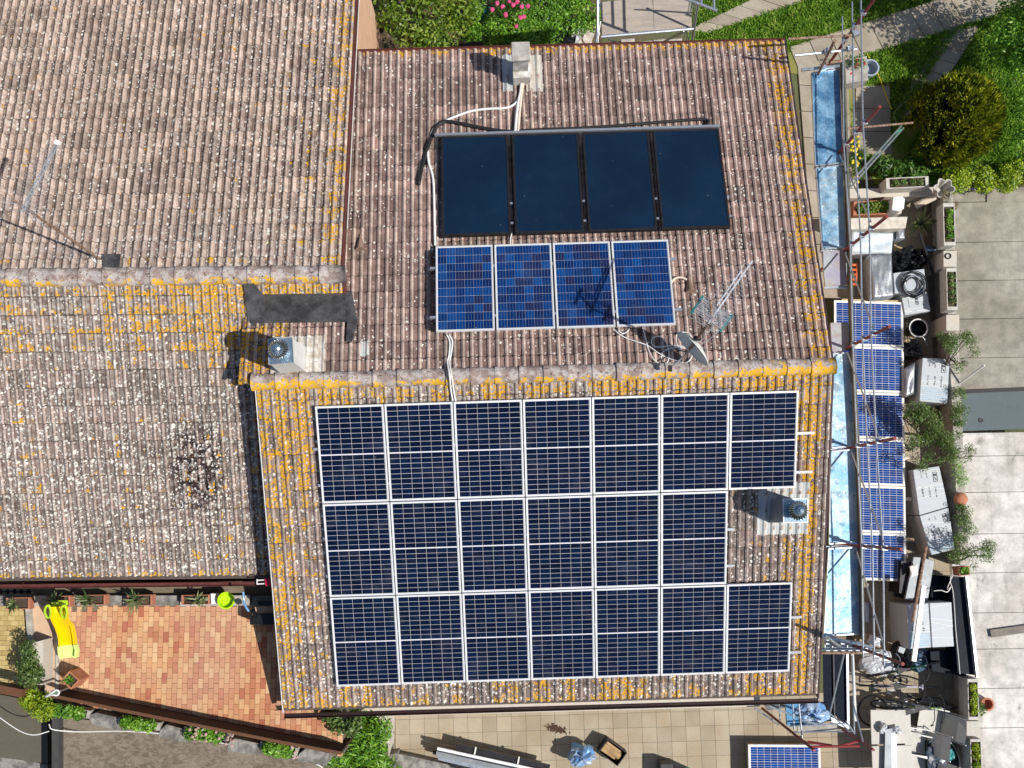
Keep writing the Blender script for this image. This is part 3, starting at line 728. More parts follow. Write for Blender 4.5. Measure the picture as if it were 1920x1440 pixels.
# ------------------------------------------------------------------ chimneys
m_wcement = pm('white_chimney_render', (.66, .65, .62), .8, var=.10, sc=7)
m_zinc = pm('zinc_cap', (.30, .42, .52), .32, .8, var=.12, sc=10)
m_steel = pm('polished_vane', (.55, .60, .65), .18, 1.0, var=.1)
m_stain = pm('cement_smeared_tile', (.50, .44, .36), .9, var=.35, sc=9, c2=(.50, .48, .45), bump=.4)
def turbine(parent, c, r):
    t = MB().lathe(c, [(r*.75, -r*1.05), (r*.75, -r*.6), (r*.6, -r*.58)], 20).build('turbine_neck', m_galv, parent)
    sp = MB(); n = 22
    for k in range(n):
        vs = []; m_ = 8
        for j in range(m_+1):
            th = math.pi*(.12+.76*j/m_); a = 2*math.pi*k/n+.28*math.sin(th)
            rr = r*1.0; rad = math.sin(th)*rr; z = math.cos(th)*rr*.85
            a2 = a+.15
            vs += [Vector(c)+Vector((math.cos(a)*rad, math.sin(a)*rad, z)), Vector(c)+Vector((math.cos(a2)*rad*.86, math.sin(a2)*rad*.86, z))]
        mb = MB().add(vs, [(2*j, 2*j+1, 2*j+3, 2*j+2) for j in range(m_)]); mb.build('vane', m_steel, parent, smooth=True)
    MB().blob(c, (r*.8, r*.8, r*.66), 3, .0, 14, 8, False).build('turbine_core', m_black, parent)
    MB().lathe(Vector(c)+Vector((0, 0, r*.80)), [(r*.36, 0), (r*.34, .012), (r*.12, .03), (r*.1, .05)], 20).build('turbine_lid', m_zinc, parent)
def chimney(P, capq, zc, basepx, lab, tr_, flare=1.0, matw=None, tcen=None):
    q = [W(x, y, zc) for x, y in capq]; cc = sum(q, Vector())/4
    bz = P.hit(*basepx).z-.25
    root = thing('chimney', lab, 'chimney', Vector((cc.x, cc.y, bz)))
    sh = [cc+(v-cc)*.93 for v in q]; base = [Vector((cc.x+(v.x-cc.x)*flare, cc.y+(v.y-cc.y)*flare, bz)) for v in q]
    MB().prism([v-Vector((0, 0, .02)) for v in sh], 0, None, [b for b in base]).build('shaft', matw or m_wcement, root)
    MB().prism(q, zc-.03).build('cap', m_zinc, root, bevel=.005)
    rim = MB(); 
    for i in range(4): rim.bar(q[i]+Vector((0, 0, .006)), q[(i+1) % 4]+Vector((0, 0, .006)), .012, .012)
    rim.build('cap_rim', m_alu, root)
    turbine(root, (tcen or cc)+Vector((0, 0, tr_*1.15)), tr_)
    return root
chimney(PN, [(503, 636), (548, 633), (551, 680), (504, 684)], 8.35, (545, 672), 'white rendered chimney with spinning turbine vent at the left end of the ridge', .165, 1.12)
chimney(PS, [(1468, 936), (1514, 935), (1514, 979), (1469, 980)], 7.42, (1455, 962), 'square grey chimney with turbine vent right of the big solar array', .165, 1.06, pm('grey_sheet_shaft', (.22, .24, .27), .5, .3))
# smeared cement tiles round the chimneys (thin, follow the tile waves)
def wavy(P, pts_u, v0, v1, h, m, name, parent, dens=10):
    u0, u1 = pts_u; n = int((u1-u0)/(DU/2)*dens); vs = []
    for i in range(n+1):
        u = u0+(u1-u0)*i/n; ph = ((u/(DU/2)) % 1); z = h+(.030*math.sin(math.pi*(ph-.46)/.54) if ph > .46 else 0)+rnd.uniform(-.004, .004)
        for v in np.linspace(v0, v1, 5): vs.append(P.at(u, v+rnd.uniform(-.012, .012), z+.012*((v/DV) % 1)))
    fs = [(i*5+j, i*5+j+1, (i+1)*5+j+1, (i+1)*5+j) for i in range(n) for j in range(4)]
    mb = MB().add(vs, [f[::-1] for f in fs]); return mb.build(name, m, parent)
def wq(P, x0, y0, x1, y1, m, name='cement_patch', h=.034, parent=house):
    a = P.puv(x0, y0, h); b = P.puv(x1, y1, h); wavy(P, (min(a[0], b[0]), max(a[0], b[0])), min(a[1], b[1]), max(a[1], b[1]), h, m, name, parent)
wq(PN, 512, 632, 608, 698, m_stain)
m_pf = pm('white_painted_flashing', (.50, .53, .54), .7, var=.25, sc=9, c2=(.42, .41, .38), bump=.3)
wq(PS, 1421, 906, 1514, 1000, m_pf)
wq(PN, 941, 104, 962, 172, m_pf); wq(PN, 984, 104, 1018, 172, pm('pale_cement_smear', (.52, .47, .40), .85, var=.22, sc=9, c2=(.46, .44, .41), bump=.3)); wq(PN, 961, 148, 985, 160, m_pf)
wq(PN, 676, 640, 692, 668, m_pf)
# concrete vent chimney at the north eave
rt = thing('concrete_chimney', 'small concrete chimney with slab cap at the northern eave, white pipes coming out', 'chimney', PN.hit(980, 150))
zc = 6.85
MB().q([(962, 84), (991, 83), (991, 112), (962, 113)], zc-.06, 5.3).build('shaft', pm('cement_shaft', (.46, .43, .38), .9, var=.3, sc=7, c2=(.52, .51, .48), bump=.3), rt)
MB().q([(958.5, 78.5), (993, 77.5), (994.5, 112), (960, 115)], zc, zc-.055).build('cap_slab', m_conc, rt, bevel=.01)
lo = MB().q([(961, 118), (994, 117), (995, 144), (962, 147)], 6.28, 5.6)
lo.build('lower_box', pm('pale_render', (.50, .46, .40), .85, var=.3, sc=6, c2=(.52, .51, .49), bump=.3), rt, bevel=.01)
# little conical vent tiles
for (x, y, lab) in ((676, 462, 'conical clay vent tile on the north slope left of the blue panels'), (1292, 541, 'conical clay vent tile where a cream pipe ends, right of the blue panels')):
    c = PN.hit(x, y-6, .02); u, v = PN.uv(c); mb = MB()
    n = 10; ring = lambda vv, r, h: [PN.at(u+r*math.cos(math.pi*k/n), vv, .02+h*math.sin(math.pi*k/n)) for k in range(n+1)]
    a = ring(v-.16, .085, .15); b = ring(v+.17, .02, .03); mb.add(a+b, [(i, i+1, n+2+i, n+1+i) for i in range(n)]+[tuple(range(n+1))])
    tag(mb.build('vent_tile', pm('clay_vent', (.26, .17, .13), .85, var=.2), smooth=False), lab, 'vent tile')

# ------------------------------------------------------------------ pipes and cables on the roof
def cable(P, pts, r, m, name, lab, cat, h=.06, n=6, hs=None):
    hs = hs or [h]*len(pts); c = curve([P.hit(x, y, k) for (x, y), k in zip(pts, hs)], 5)
    o = MB().tube(c, r, n).build(name, m, smooth=True); return tag(o, lab, cat)
cable(PN, [(983, 146), (979, 165), (976, 190), (973, 220), (971, 248)], .028, m_creamp, 'pipe', 'cream insulated pipe running from the concrete chimney down to the collectors', 'pipe', .09, 8)
cable(PN, [(979, 146), (976, 172), (972, 190), (968, 222), (966, 248)], .028, m_whitep, 'pipe', 'white insulated pipe beside the cream one, from chimney to collectors', 'pipe', .09, 8)
cable(PN, [(975, 178), (968, 192), (950, 202), (915, 204), (885, 208), (860, 216), (832, 228), (815, 240), (806, 258), (802, 280), (804, 305), (812, 335), (814, 380), (815, 430), (816, 460)], .022, m_whitep, 'pipe', 'thin white pipe curving left and down round the collectors', 'pipe', .075, 8)
cable(PN, [(964, 247), (935, 245), (900, 239), (860, 231), (836, 228), (820, 236), (808, 258), (798, 290), (790, 318), (785, 346)], .036, m_black, 'insulated_pipe', 'black insulated pipe curling left of the collectors and ending in open air', 'pipe', .075, 8)
cable(PN, [(966, 246), (1010, 243), (1090, 240), (1180, 234), (1250, 228), (1322, 224), (1326, 236)], .03, m_black, 'insulated_pipe', 'black insulated pipe running along the top of the collectors', 'pipe', .08, 8)
cable(PN, [(960, 436), (957, 448), (957, 462)], .012, m_whitep, 'cable', 'short white cable between the second collector and the blue panels', 'cable', .1)
cable(PN, [(1258, 532), (1264, 523), (1276, 520), (1288, 524)], .02, m_creamp, 'pipe', 'short cream pipe bending from the blue panels to the vent tile', 'pipe', .12, 8)
for k, (dx, nm) in enumerate(((0, 'left'), (5, 'right'))):
    z = [PN.hit(837+dx, 627, .08), PN.hit(843+dx, 640, .07), PN.hit(842+dx*.7, 665, .07), PN.hit(839+dx*.8, 680, .08), PS.hit(843+dx*.8, 705, .20), PS.hit(845+dx, 728, .09), PS.hit(849+dx, 752, .08)]
    tag(MB().tube(curve(z, 5), .015, 6).build('conduit', m_whitep, smooth=True), 'white conduit over the ridge between both arrays, %s one' % nm, 'cable', 'white conduits crossing the ridge')

# ------------------------------------------------------------------ aerials
m_ant = pm('aerial_aluminium', (.66, .70, .76), .35, .7, var=.1); m_teal2 = pm('teal_plastic', (.01, .16, .17), .4)
b0, t0 = WN.hit(188, 486, .03), W(26, 376, 10.15)
a1 = thing('tv_aerial', 'rusty mast with one long white aerial leaning over the left roof', 'aerial', b0)
MB().tube([b0, t0], [.024, .019], 8).build('mast', m_rust, a1)
p0, p1 = W(43, 393, 10.0), W(108, 268, 10.0)
d = (p1-p0).normalized(); s_ = d.cross(Vector((0, 0, 1))).normalized()
MB().bar(p0-d*.05+s_*.02, p1+s_*.02, .014, .02).build('boom', m_ant, a1); MB().bar(p0-d*.05-s_*.02, p1-s_*.02, .014, .02).build('boom', m_ant, a1)
for k in range(24):
    f = (k+.5)/24; c = p0.lerp(p1, f)+Vector((0, 0, .02)); w = .26-.14*f
    MB().tube([c-s_*w, c+s_*w], .0035, 5).build('element', m_ant, a1)
for sgn in (-1, 1):
    for hh in (-.14, .0, .14):
        c = p0+d*.04; MB().tube([c+s_*sgn*.03+Vector((0, 0, hh)), c+s_*sgn*.34-d*.14+Vector((0, 0, hh*1.6))], .0035, 5).build('reflector_rod', m_ant, a1)
MB().box(p1, (.07, .07, .07), d).build('end_cap', m_whitep, a1)
cb = [WN.hit(180, 478, .3), WN.hit(172, 484, .1), WN.hit(182, 492, .04), WN.hit(194, 484, .05), WN.hit(186, 479, .06), WN.hit(176, 487, .05), WN.hit(188, 494, .04), WN.hit(200, 486, .05)]
tag(MB().tube(curve(cb, 5), .008, 5).build('cable_coil', m_whitep), 'white cable coil at the foot of the left aerial mast', 'cable')
mt = MB(); mt.prism([WN.hit(190, 476, .075), WN.hit(226, 476, .075), WN.hit(224, 503, .075), WN.hit(194, 503, .075)], 0, None, [WN.hit(190, 476, .0), WN.hit(226, 476, .0), WN.hit(224, 503, .0), WN.hit(194, 503, .0)])
tag(mt.build('bitumen_patch', m_mem), 'dark square bitumen patch beside the left aerial mast', 'roof patch')

b0, t0 = PN.hit(1287, 662, .03), W(1332, 563, 9.75)
jt = W(1335, 597, 9.55)
a2 = thing('tv_aerial', 'tall mast with a grid aerial with teal tips above the right part of the roof', 'aerial', b0)
MB().tube([b0, jt, t0], [.026, .024, .02], 8).build('mast', m_rust, a2)
p0, p1 = jt+Vector((0, 0, .0)), W(1411, 489, 9.6); d = (p1-p0).normalized(); s_ = d.cross(Vector((0, 0, 1))).normalized()
MB().bar(p0-d*.1, p1, .022, .022).build('boom', m_ant, a2); MB().bar(p0+s_*-.05+d*.2, p0+d*.85-s_*.05, .018, .018).build('boom', m_ant, a2)
for k in range(17):
    f = .10+.86*k/17; c = p0.lerp(p1, f); w = .30-.20*f
    MB().tube([c-s_*w, c+s_*w], .003, 5).build('element', m_ant, a2)
for k in range(12):
    f = k/11
    for sgn in (-1, 1):
        MB().tube([W(1296+22*f, 588-33*f, 9.5)+Vector((0, 0, sgn*.22*(1-f))), W(1350+23*f, 622-32*f, 9.5)+Vector((0, 0, sgn*.22*(1-f)))], .0045, 5).build('grid_rod', m_ant, a2)
for (xa, ya, xb, yb) in ((1296, 588, 1318, 555), (1350, 622, 1373, 590)):
    mb = MB().bar(W(xa, ya, 9.52), W(xb, yb, 9.52), .035, .03); mb.build('grid_end', m_teal2, a2)
MB().box(b0.lerp(jt, .45), (.1, .07, .12)).build('amplifier_box', m_black, a2)
for k, pts in enumerate(([(1340, 606), (1325, 628), (1306, 646), (1292, 662)], [(1352, 616), (1330, 636), (1310, 648), (1296, 664)])):
    tag(MB().tube(curve([W(x, y, z) for (x, y), z in zip(pts, (9.3, 8.7, 8.0, 7.45))], 5), .008, 5).build('cable', m_whitep), 'white aerial cable drooping from the grid aerial, %s one' % ['left', 'right'][k], 'cable', 'cables down the right mast')
# satellite dish seen edge on
da, db = W(1271, 622, 8.0), W(1327, 684, 8.0); dc = (da+db)/2; rr = (db-da).length/2; ax = (db-da).normalized()
nrm = ax.cross(Vector((-.16, .17, 1))).normalized(); nrm = nrm if nrm.y < 0 else -nrm
ds = thing('satellite_dish', 'white satellite dish seen edge-on at the foot of the right aerial mast', 'dish', dc-Vector((0, 0, .6)))
prof = [(rr*f, .11*f*f-.11) for f in (.02, .2, .4, .6, .8, .95, 1.0)]+[(rr*1.0, .012), (rr*.96, -.004)]
MB().lathe(dc, prof, 32, nrm, False).build('reflector', pm('dish_white', (.66, .67, .66), .45, var=.08), ds, smooth=True)
MB().tube([dc-nrm*.11, b0.lerp(jt, .3)], .02, 6).build('bracket', m_galv, ds)
MB().tube([dc-Vector((0, 0, rr*.9)), dc+nrm*.45-Vector((0, 0, .25))], .012, 6).build('feed_arm', m_galv, ds)
MB().box(dc+nrm*.45-Vector((0, 0, .23)), (.06, .1, .06)).build('receiver', m_black, ds)
lp = [[(1150, 616), (1162, 627), (1175, 634), (1195, 641), (1215, 648), (1232, 660), (1250, 670), (1268, 676), (1286, 680), (1297, 670), (1296, 658)],
      [(1205, 614), (1212, 640), (1216, 655), (1226, 674), (1240, 682), (1252, 678), (1254, 660), (1248, 640), (1236, 631), (1224, 634), (1222, 645), (1234, 651), (1260, 648), (1288, 650)],
      [(1268, 640), (1269, 628), (1280, 623), (1294, 626), (1296, 640), (1288, 652)],
      [(1240, 672), (1243, 660), (1258, 653), (1276, 652), (1292, 654)], [(1160, 615), (1162, 622), (1170, 625), (1178, 620), (1180, 614)],
      [(1268, 640), (1272, 652), (1284, 662)]]
for k, pts in enumerate(lp):
    tag(MB().tube(curve([PN.hit(x, y, .07+.02*(i % 2)) for i, (x, y) in enumerate(pts)], 6), .009, 5).build('cable', m_whitep), 'white cable on the tiles by the dish, %s' % ['longest piece nearest the ridge', 'piece with the big loop', 'ring behind the dish edge', 'short arc to the mast', 'tiny curl under the panels', 'shortest bit at the mast'][k], 'cable', 'white cables on the tiles')
# ------------------------------------------------------------------ east scaffold
sc = thing('scaffold', 'long scaffold with red posts and steel decks along the east side of the house', 'scaffold', W(1600, 700, 0))
tips = [(1668, -52), (1650, 200), (1663, 406), (1668, 612), (1678, 822), (1690, 1030), (1693, 1245)]
ZT = 7.55; ZD = 5.2; posts = []
for i, (x, y) in enumerate(tips):
    t = W(x, y, ZT if i else 8.2)
    if i == 0: t = W(1621, 24, 6.8); t.z = 8.6
    b = Vector((t.x, t.y, 0)); posts.append(b)
    MB().tube([b+Vector((0, 0, 3.6)), t], .029, 8).build('post', m_red, sc)
    for z in (5.7, 6.3, 6.8): MB().box(b+Vector((-.02, 0, z)), (.09, .08, .08)).build('coupler', m_galv, sc)
dE = Vector((-.06, 0, 0))
for z in (5.72, 6.32, 6.82):
    a = posts[0]+dE+Vector((0, .45, z)); b_ = posts[-1]+dE+Vector((0, -.12, z))
    pts = [a]+[p+dE+Vector((rnd.uniform(-.01, .01), 0, z)) for p in posts[1:-1]]+[b_]
    MB().tube(pts, .015, 8).build('guard_rail', m_galv, sc)
for i in range(1, 6):
    if i == 5: a, b_ = posts[5], posts[6]
    else: a, b_ = posts[i], posts[i+1]
    MB().tube([a+dE*.6+Vector((0, -.1, 5.35)), b_+dE*.6+Vector((0, .1, 6.85))], .015, 8).build('brace', m_galv, sc)
# decks
m_deck, g = newmat('galvanised_deck', .38, .55, .5); p = g.pos()
n_ = g.noise(p, 2.1, 5, .65); c = g.mix(g.ss(n_, .35, .65), (.17, .36, .54), (.42, .56, .64)); c = g.mix(g.mul(g.ss(g.noise(p, 11, 4, .7), .55, .68), .5), c, (.62, .58, .48)); g.color(c); g.rough(g.ss(g.noise(p, 7, 4), .3, .7, .25, .55))  # blue in the base colour stands for sky reflected in the steel
dim = g.voro(g.scale(p, (1, 1, 0)), 11); g.bump(g.ss(dim, .1, .2), .25, .01)
m_ply, g = newmat('stained_plywood', .6, 0, .4); p = g.pos()
g.color(g.mix(g.ss(g.noise(p, 3.3, 4, .7, 1), .40, .62), g.mix(g.ss(g.noise(p, 2.1, 3), .4, .6), (.33, .27, .24), (.30, .29, .40)), (.36, .40, .42)))
m_deckb = pm('sky_tinted_deck', (.10, .26, .46), .35, .5, var=.25, sc=4, c2=(.22, .40, .58))  # stronger sky reflection of the first deck, put into the colour
decks = [([(1521, 138), (1573, 131), (1579, 306), (1528, 312)], m_deckb), ([(1529, 316), (1579, 311), (1585, 464), (1541, 467)], m_deck),
         ([(1541, 471), (1585, 469), (1589, 534), (1547, 537)], m_ply), ([(1557, 605), (1590, 604), (1593, 657), (1560, 660)], m_ply),
         ([(1560, 664), (1594, 662), (1602, 836), (1559, 840)], m_deck), ([(1557, 847), (1602, 843), (1607, 1016), (1554, 1020)], m_deck),
         ([(1553, 1029), (1607, 1026), (1610, 1188), (1544, 1192)], m_deck)]
for q, m in decks:
    MB().q(q, ZD, ZD-.05).build('deck_board', m, sc, bevel=.006)
    if m is not m_ply:
        l_ = [W(x, y, ZD) for x, y in q]; n = 12; mb = MB()
        for k in range(1, n*2):
            for f in (.2, .5, .8):
                c = (l_[0].lerp(l_[3], k/(2*n))).lerp(l_[1].lerp(l_[2], k/(2*n)), f); mb.lathe(c+Vector((0, 0, .0005)), [(.012, 0), (.008, .006)], 6)
        mb.build('deck_studs', m_galv, sc, kind='stuff')
        lip = MB()
        for a, b_ in ((0, 3), (1, 2)): lip.bar(l_[a]+Vector((0, 0, .012)), l_[b_]+Vector((0, 0, .012)), .012, .05)
        lip.build('deck_lip', m_galv, sc)
        for a, b_ in ((0, 1), (3, 2)): MB().bar(l_[a]+Vector((0, 0, .02)), l_[b_]+Vector((0, 0, .02)), .03, .04).build('deck_end', m_galv, sc)
m_toe = pm('grey_toe_board', (.12, .12, .10), .7, .2, var=.25)
tb = [W(x, y, ZD) for x, y in ((1576, 120), (1582, 300), (1588, 470), (1593, 660), (1603, 840), (1608, 1020), (1612, 1198))]
for i in range(6): MB().bar(tb[i]+Vector((.015, 0, .09)), tb[i+1]+Vector((.015, 0, .09)), .035, .22).build('toe_board', m_toe, sc)
# transoms below the decks and outriggers
for i, (ya, xa, xb) in enumerate(((662, 1550, 1600), (842, 1552, 1612), (1024, 1548, 1618), (313, 1526, 1590), (470, 1538, 1596), (538, 1545, 1590))):
    MB().bar(W(xa, ya+2, ZD-.06), W(xb, ya, ZD-.06), .04, .05).build('transom', m_galv, sc)
MB().tube([W(1490, 104, 6.1), W(1606, 92, 6.1)], .026, 8).build('ledger', m_galv, sc)
MB().tube([W(1478, 73, 6.5), W(1598, 66, 6.5)], .024, 8).build('ledger', m_rust, sc)
MB().tube([W(1548, 119, 5.45), W(1583, 113, 5.45)], .03, 8).build('ledger', m_rust, sc)
MB().tube([W(1534, 139, 5.3), W(1565, 76, 7.5)], .026, 8).build('post', m_rust, sc)
MB().bar(W(1503, 131, 5.3), W(1575, 124, 5.3), .05, .05).build('transom', m_galv, sc)
for (x, y, z) in ((1551, 96, 6.15), (1594, 90, 6.2), (1604, 63, 6.5), (1543, 127, 5.4)): MB().box(W(x, y, z), (.12, .10, .10), (1, .4, 0)).build('coupler', m_galv, sc)
MB().tube([W(1580, 242, 3.0), W(1712, 230, 3.0)], .024, 8).build('outrigger', m_rust, sc)
MB().tube([W(1586, 352, 4.4), W(1690, 236, 2.9)], .02, 8).build('outrigger', m_galv, sc); MB().tube([W(1592, 354, 4.3), W(1694, 240, 2.9)], .02, 8).build('outrigger', m_galv, sc)
MB().tube([W(1679, 252, 3.02), W(1688, 243, 2.98)], .028, 8).build('green_sleeve', pm('green_tape', (.03, .25, .14), .5), sc)
# south end frames
for a, b_, m in (((1533, 1217, 5.3), (1634, 1217, 5.3), m_galv), ((1515, 1224, 5.5), (1650, 1224, 5.5), m_rust), ((1540, 1193, 5.5), (1640, 1214, 5.5), m_galv), ((1546, 1192, 6.2), (1580, 1216, 5.2), m_galv), ((1545, 1197, 5.15), (1620, 1206, 5.15), m_galv)):
    MB().tube([W(*a), W(*b_)], .024, 8).build('end_tube', m, sc)
for k in range(5): MB().box(W(1552+k*14, 1213, 5.15), (.07, .14, .03)).build('deck_hook', m_galv, sc)
MB().q([(1546, 1196), (1600, 1206), (1598, 1216), (1546, 1214)], 5.05, 5.0).build('end_plate', m_galv, sc)
# slanting tubes of the south-east bay
sc2 = thing('scaffold', 'low red and silver scaffold bay at the south east corner of the house', 'scaffold', W(1540, 1370, 0))
for a, b_, m, nm in (((1429, 1328, 3.4), (1527, 1407, 6.3), m_red, 'post'), ((1580, 1368, 3.6), (1638, 1406, 5.8), m_red, 'post'), ((1520, 1400, 5.2), (1612, 1399, 5.2), m_red, 'ledger'), ((1515, 1391, 4.9), (1560, 1398, 5.1), m_red, 'ledger'), ((1570, 1400, 5.0), (1612, 1389, 4.9), m_red, 'brace'),
                     ((1442, 1324, 4.3), (1537, 1361, 3.8), m_galv, 'ledger'), ((1415, 1328, 4.2), (1448, 1350, 4.1), m_galv, 'ledger'), ((1447, 1349, 3.9), (1460, 1360, 3.9), m_galv, 'ledger'), ((1497, 1313, 4.6), (1504, 1384, 4.6), m_galv, 'guard_rail'), ((1486, 1315, 4.2), (1489, 1368, 4.1), m_galv, 'guard_rail'), ((1460, 1316, 4.0), (1463, 1350, 3.9), m_galv, 'guard_rail'),
                     ((1600, 1320, 5.0), (1618, 1391, 5.3), m_galv, 'guard_rail'), ((1480, 1362, 3.2), (1586, 1356, 3.2), m_galv, 'ledger'), ((1480, 1373, 3.1), (1600, 1371, 3.3), m_galv, 'ledger'), ((1556, 1338, 4.4), (1590, 1368, 4.4), m_galv, 'brace'), ((1583, 1225, 5.0), (1556, 1338, 4.2), m_galv, 'brace'), ((1598, 1230, 5.0), (1602, 1376, 4.2), m_galv, 'guard_rail'), ((1586, 1352, 4.3), (1602, 1375, 4.3), m_galv, 'brace')):
    MB().tube([W(*a), W(*b_)], .024 if m is m_red else .015, 8).build(nm, m, sc2)
MB().q([(1495, 1362), (1568, 1358), (1570, 1370), (1497, 1372)], 3.15, 3.1).build('deck_board', m_conc, sc2)
MB().q([(1473, 1314), (1512, 1314), (1512, 1362), (1476, 1360)], 3.0, 2.9).build('deck_board', pm('blue_sheet', (.06, .20, .38), .35, .2, var=.25), sc2)
MB().q([(1430, 1318), (1472, 1315), (1472, 1326), (1440, 1332)], 3.3, 3.25).build('deck_board', pm('dark_grey_sheet', (.10, .11, .13), .6), sc2)
MB().q([(1512, 1314), (1552, 1318), (1560, 1352), (1514, 1356)], 2.8, 2.7).build('deck_board', m_navy, sc2)
m_clear = pm('bluish_clear_plastic', (.46, .56, .70), .22, .1, var=.45, sc=5, c2=(.10, .24, .48))
m_clearw = pm('greyish_clear_plastic', (.58, .60, .62), .3, .1, var=.22, sc=5, c2=(.42, .44, .47))
tag(MB().blob(W(1524, 1336, 3.0), (.31, .22, .16), 5, .22, 24, 14).build('plastic_sheet', m_clear), 'crumpled blue-white plastic sheet lying on the low scaffold bay', 'plastic sheet')

# north scaffold tower with plywood deck
tw = thing('scaffold_tower', 'scaffold tower with plywood deck at the northern eave, partly out of frame', 'scaffold', W(1210, 40, 0))
m_plyw, g = newmat('weathered_plywood', .85, 0, .15); p = g.pos(); st = g.noise(g.scale(p, (1, 7, 1)), 2.5, 5, .7)
g.color(g.vary(g.mix(g.ss(st, .35, .65), (.40, .34, .29), (.31, .27, .24)), g.noise(p, 20, 3), .85, 1.15))
ZN = 4.6
MB().q([(1126, 4), (1223, -6), (1226, 58), (1129, 66)], ZN, ZN-.03).build('deck_board', m_plyw, tw)
MB().q([(1224.5, -6), (1296, -14), (1297, 52), (1226.5, 58)], ZN-.002, ZN-.03).build('deck_board', m_plyw, tw)
for a, b_, r_ in (((1127, 69, ZN+.05), (1300, 54, ZN+.05), .035), ((1120, -10, 5.9), (1121, 60, 5.6), .026), ((1124, -10, 5.2), (1118, 82, 5.2), .026), ((1150, 66, 4.5), (1300, 56, 4.4), .016), ((1140, 74, 3.8), (1176, 84, 3.8), .01),
                  ((1240, 80, 1.5), (1282, 58, 3.5), .02), ((1250, 76, 1.5), (1290, 57, 3.5), .02)):
    MB().tube([W(*a), W(*b_)], r_, 8).build('tube', m_galv, tw)
for k in range(5): MB().tube([W(1281+k*5, 82, 2.0), W(1295+k*3.4, -10, 5.9)], .012, 6).build('rod', m_galv, tw)
MB().tube([W(1298, 76, 4.2), W(1312, -10, 5.8)], .024, 8).build('tube', m_galv, tw)
# the rungs and diagonal that throw the ladder shadow on the deck come from the tower's upper frame (just out of frame)
for a, b_ in (((1218, -28, 6.6), (1345, 20, 6.6)),): MB().tube([W(*a), W(*b_)], .03, 8).build('diagonal', m_galv, tw)
for k in range(5): MB().tube([W(1240+k*24, -60, 6.6), W(1243+k*24, -18+k*9.2, 6.6)], .026, 8).build('rung', m_galv, tw)
rp = [W(1122, 44, 5.3), W(1118, 56, 5.3), W(1124, 62, 5.4), W(1119, 74, 5.4), W(1117, 92, 5.4), W(1121, 84, 5.45), W(1122, 66, 5.4), W(1126, 40, 5.4)]
tag(MB().tube(curve(rp, 5), .012, 6).build('rope', m_whitep), 'white rope tied to the post of the north scaffold tower', 'rope')
for (x, y, sx, sy, m, l_) in ((1080, 74, .12, .17, m_clearw, 'crumpled white sack left of the tower, behind the eave'), (1094, 72, .15, .2, pm('beige_sack', (.42, .36, .30), .8, c2=(.5, .46, .42)), 'beige round sack beside the white one behind the eave'), (1052, 82, .3, .12, m_bag, 'dark tarpaulin heap behind the northern eave')):
    tag(MB().blob(W(x, y, .35), (sx*1.6, sy*1.5, .3), x, .2).build('sack', m), l_, 'sack')
for i, (x, y, z) in enumerate(((1165, 74, .3), (1198, 78, .25), (1226, 75, .25), (1254, 74, .25))):
    MB().q([(x, y), (x+25, y-2), (x+25, y+12), (x, y+14)], z, 0).build('paving_block', m_conc) and None
for o in list(col.objects):
    if o.name.startswith('paving_block'):
        tag(o, 'pale stone block on the ground %s under the north tower' % {'paving_block': 'farthest left', 'paving_block.001': 'second from left', 'paving_block.002': 'third from left', 'paving_block.003': 'farthest right'}[o.name], 'stone block', 'stone blocks under the tower')

# ------------------------------------------------------------------ yard solar panels (landscape, on wooden bearers)
zy = .55; ytop = 567; tl, tr_, bl = W(1564, 563, zy), W(1693, 567, zy), W(1579, 1087, zy)
br = W(1706, 1089, zy); exr = (tr_-tl).normalized(); edr = ((bl-tl)+(br-tr_)); edr = (edr-exr*edr.dot(exr)).normalized()
edr = Vector((edr.x, edr.y, 0)).normalized(); L6 = ((bl-tl).length+(br-tr_).length)/2; wY = (tr_-tl).length; gy = .012; lY = (L6-5*gy)/6
protoY = make_panel(wY, lY, 10, 6, m_cellY, 'solar_module', bus=2, gap=.010, busdir=1, busw=.0045, mframe=pm('white_frame', (.72, .72, .70), .5), frame=.042)
for k in range(6):
    o = protoY if k == 0 else copy_tree(protoY)
    o.matrix_world = panel_mats(tl+edr*k*(lY+gy)+Vector((0, 0, rnd.uniform(-.01, .01))), exr, edr, wY, lY)
    tag(o, 'blue and white panel in the yard row, %s under the scaffold rails' % (['northernmost', 'second from the north', 'third from the north', 'third from the south', 'second from the south', 'southernmost'][k]), 'solar panel', 'row of blue panels in the yard')
m_wood = pm('pale_timber', (.50, .38, .22), .8, var=.2, sc=14)
for k in range(8):
    c = tl+edr*(k*(lY+gy)*.855-.02); a, b_ = c+exr*(.2)-Vector((0, 0, .09)), c+exr*(wY+.10+rnd.uniform(.0, .12))-Vector((0, 0, .09))
    o = MB().bar(a, b_, .07, .07).build('timber_bearer', m_wood if k not in (3, 4, 5) else m_creamp)
    tag(o, 'timber bearer under the yard panels, %s counted from the north' % ordn(k), 'beam', 'bearers of the yard panel row')
    for f in (.25, .9): pass
for i, x in enumerate((.35, wY-.15)):
    a, b_ = tl+exr*x-Vector((0, 0, .16)), tl+exr*x+edr*L6-Vector((0, 0, .16)); tag(MB().bar(a, b_, .08, .1).build('long_timber', m_wood), 'long timber lying north to south under the yard panels, %s one' % ['west', 'east'][i], 'beam')
tlS = W(1403, 1396, .45); exS = (W(1540, 1397, .45)-tlS); wS_ = exS.length; exS.normalize(); edS = Vector((exS.y, -exS.x, 0))
o = copy_tree(protoY); o.matrix_world = panel_mats(tlS, exS, edS, wS_, lY)
tag(o, 'single blue and white panel on the beige paving at the bottom edge of the photo', 'solar panel')
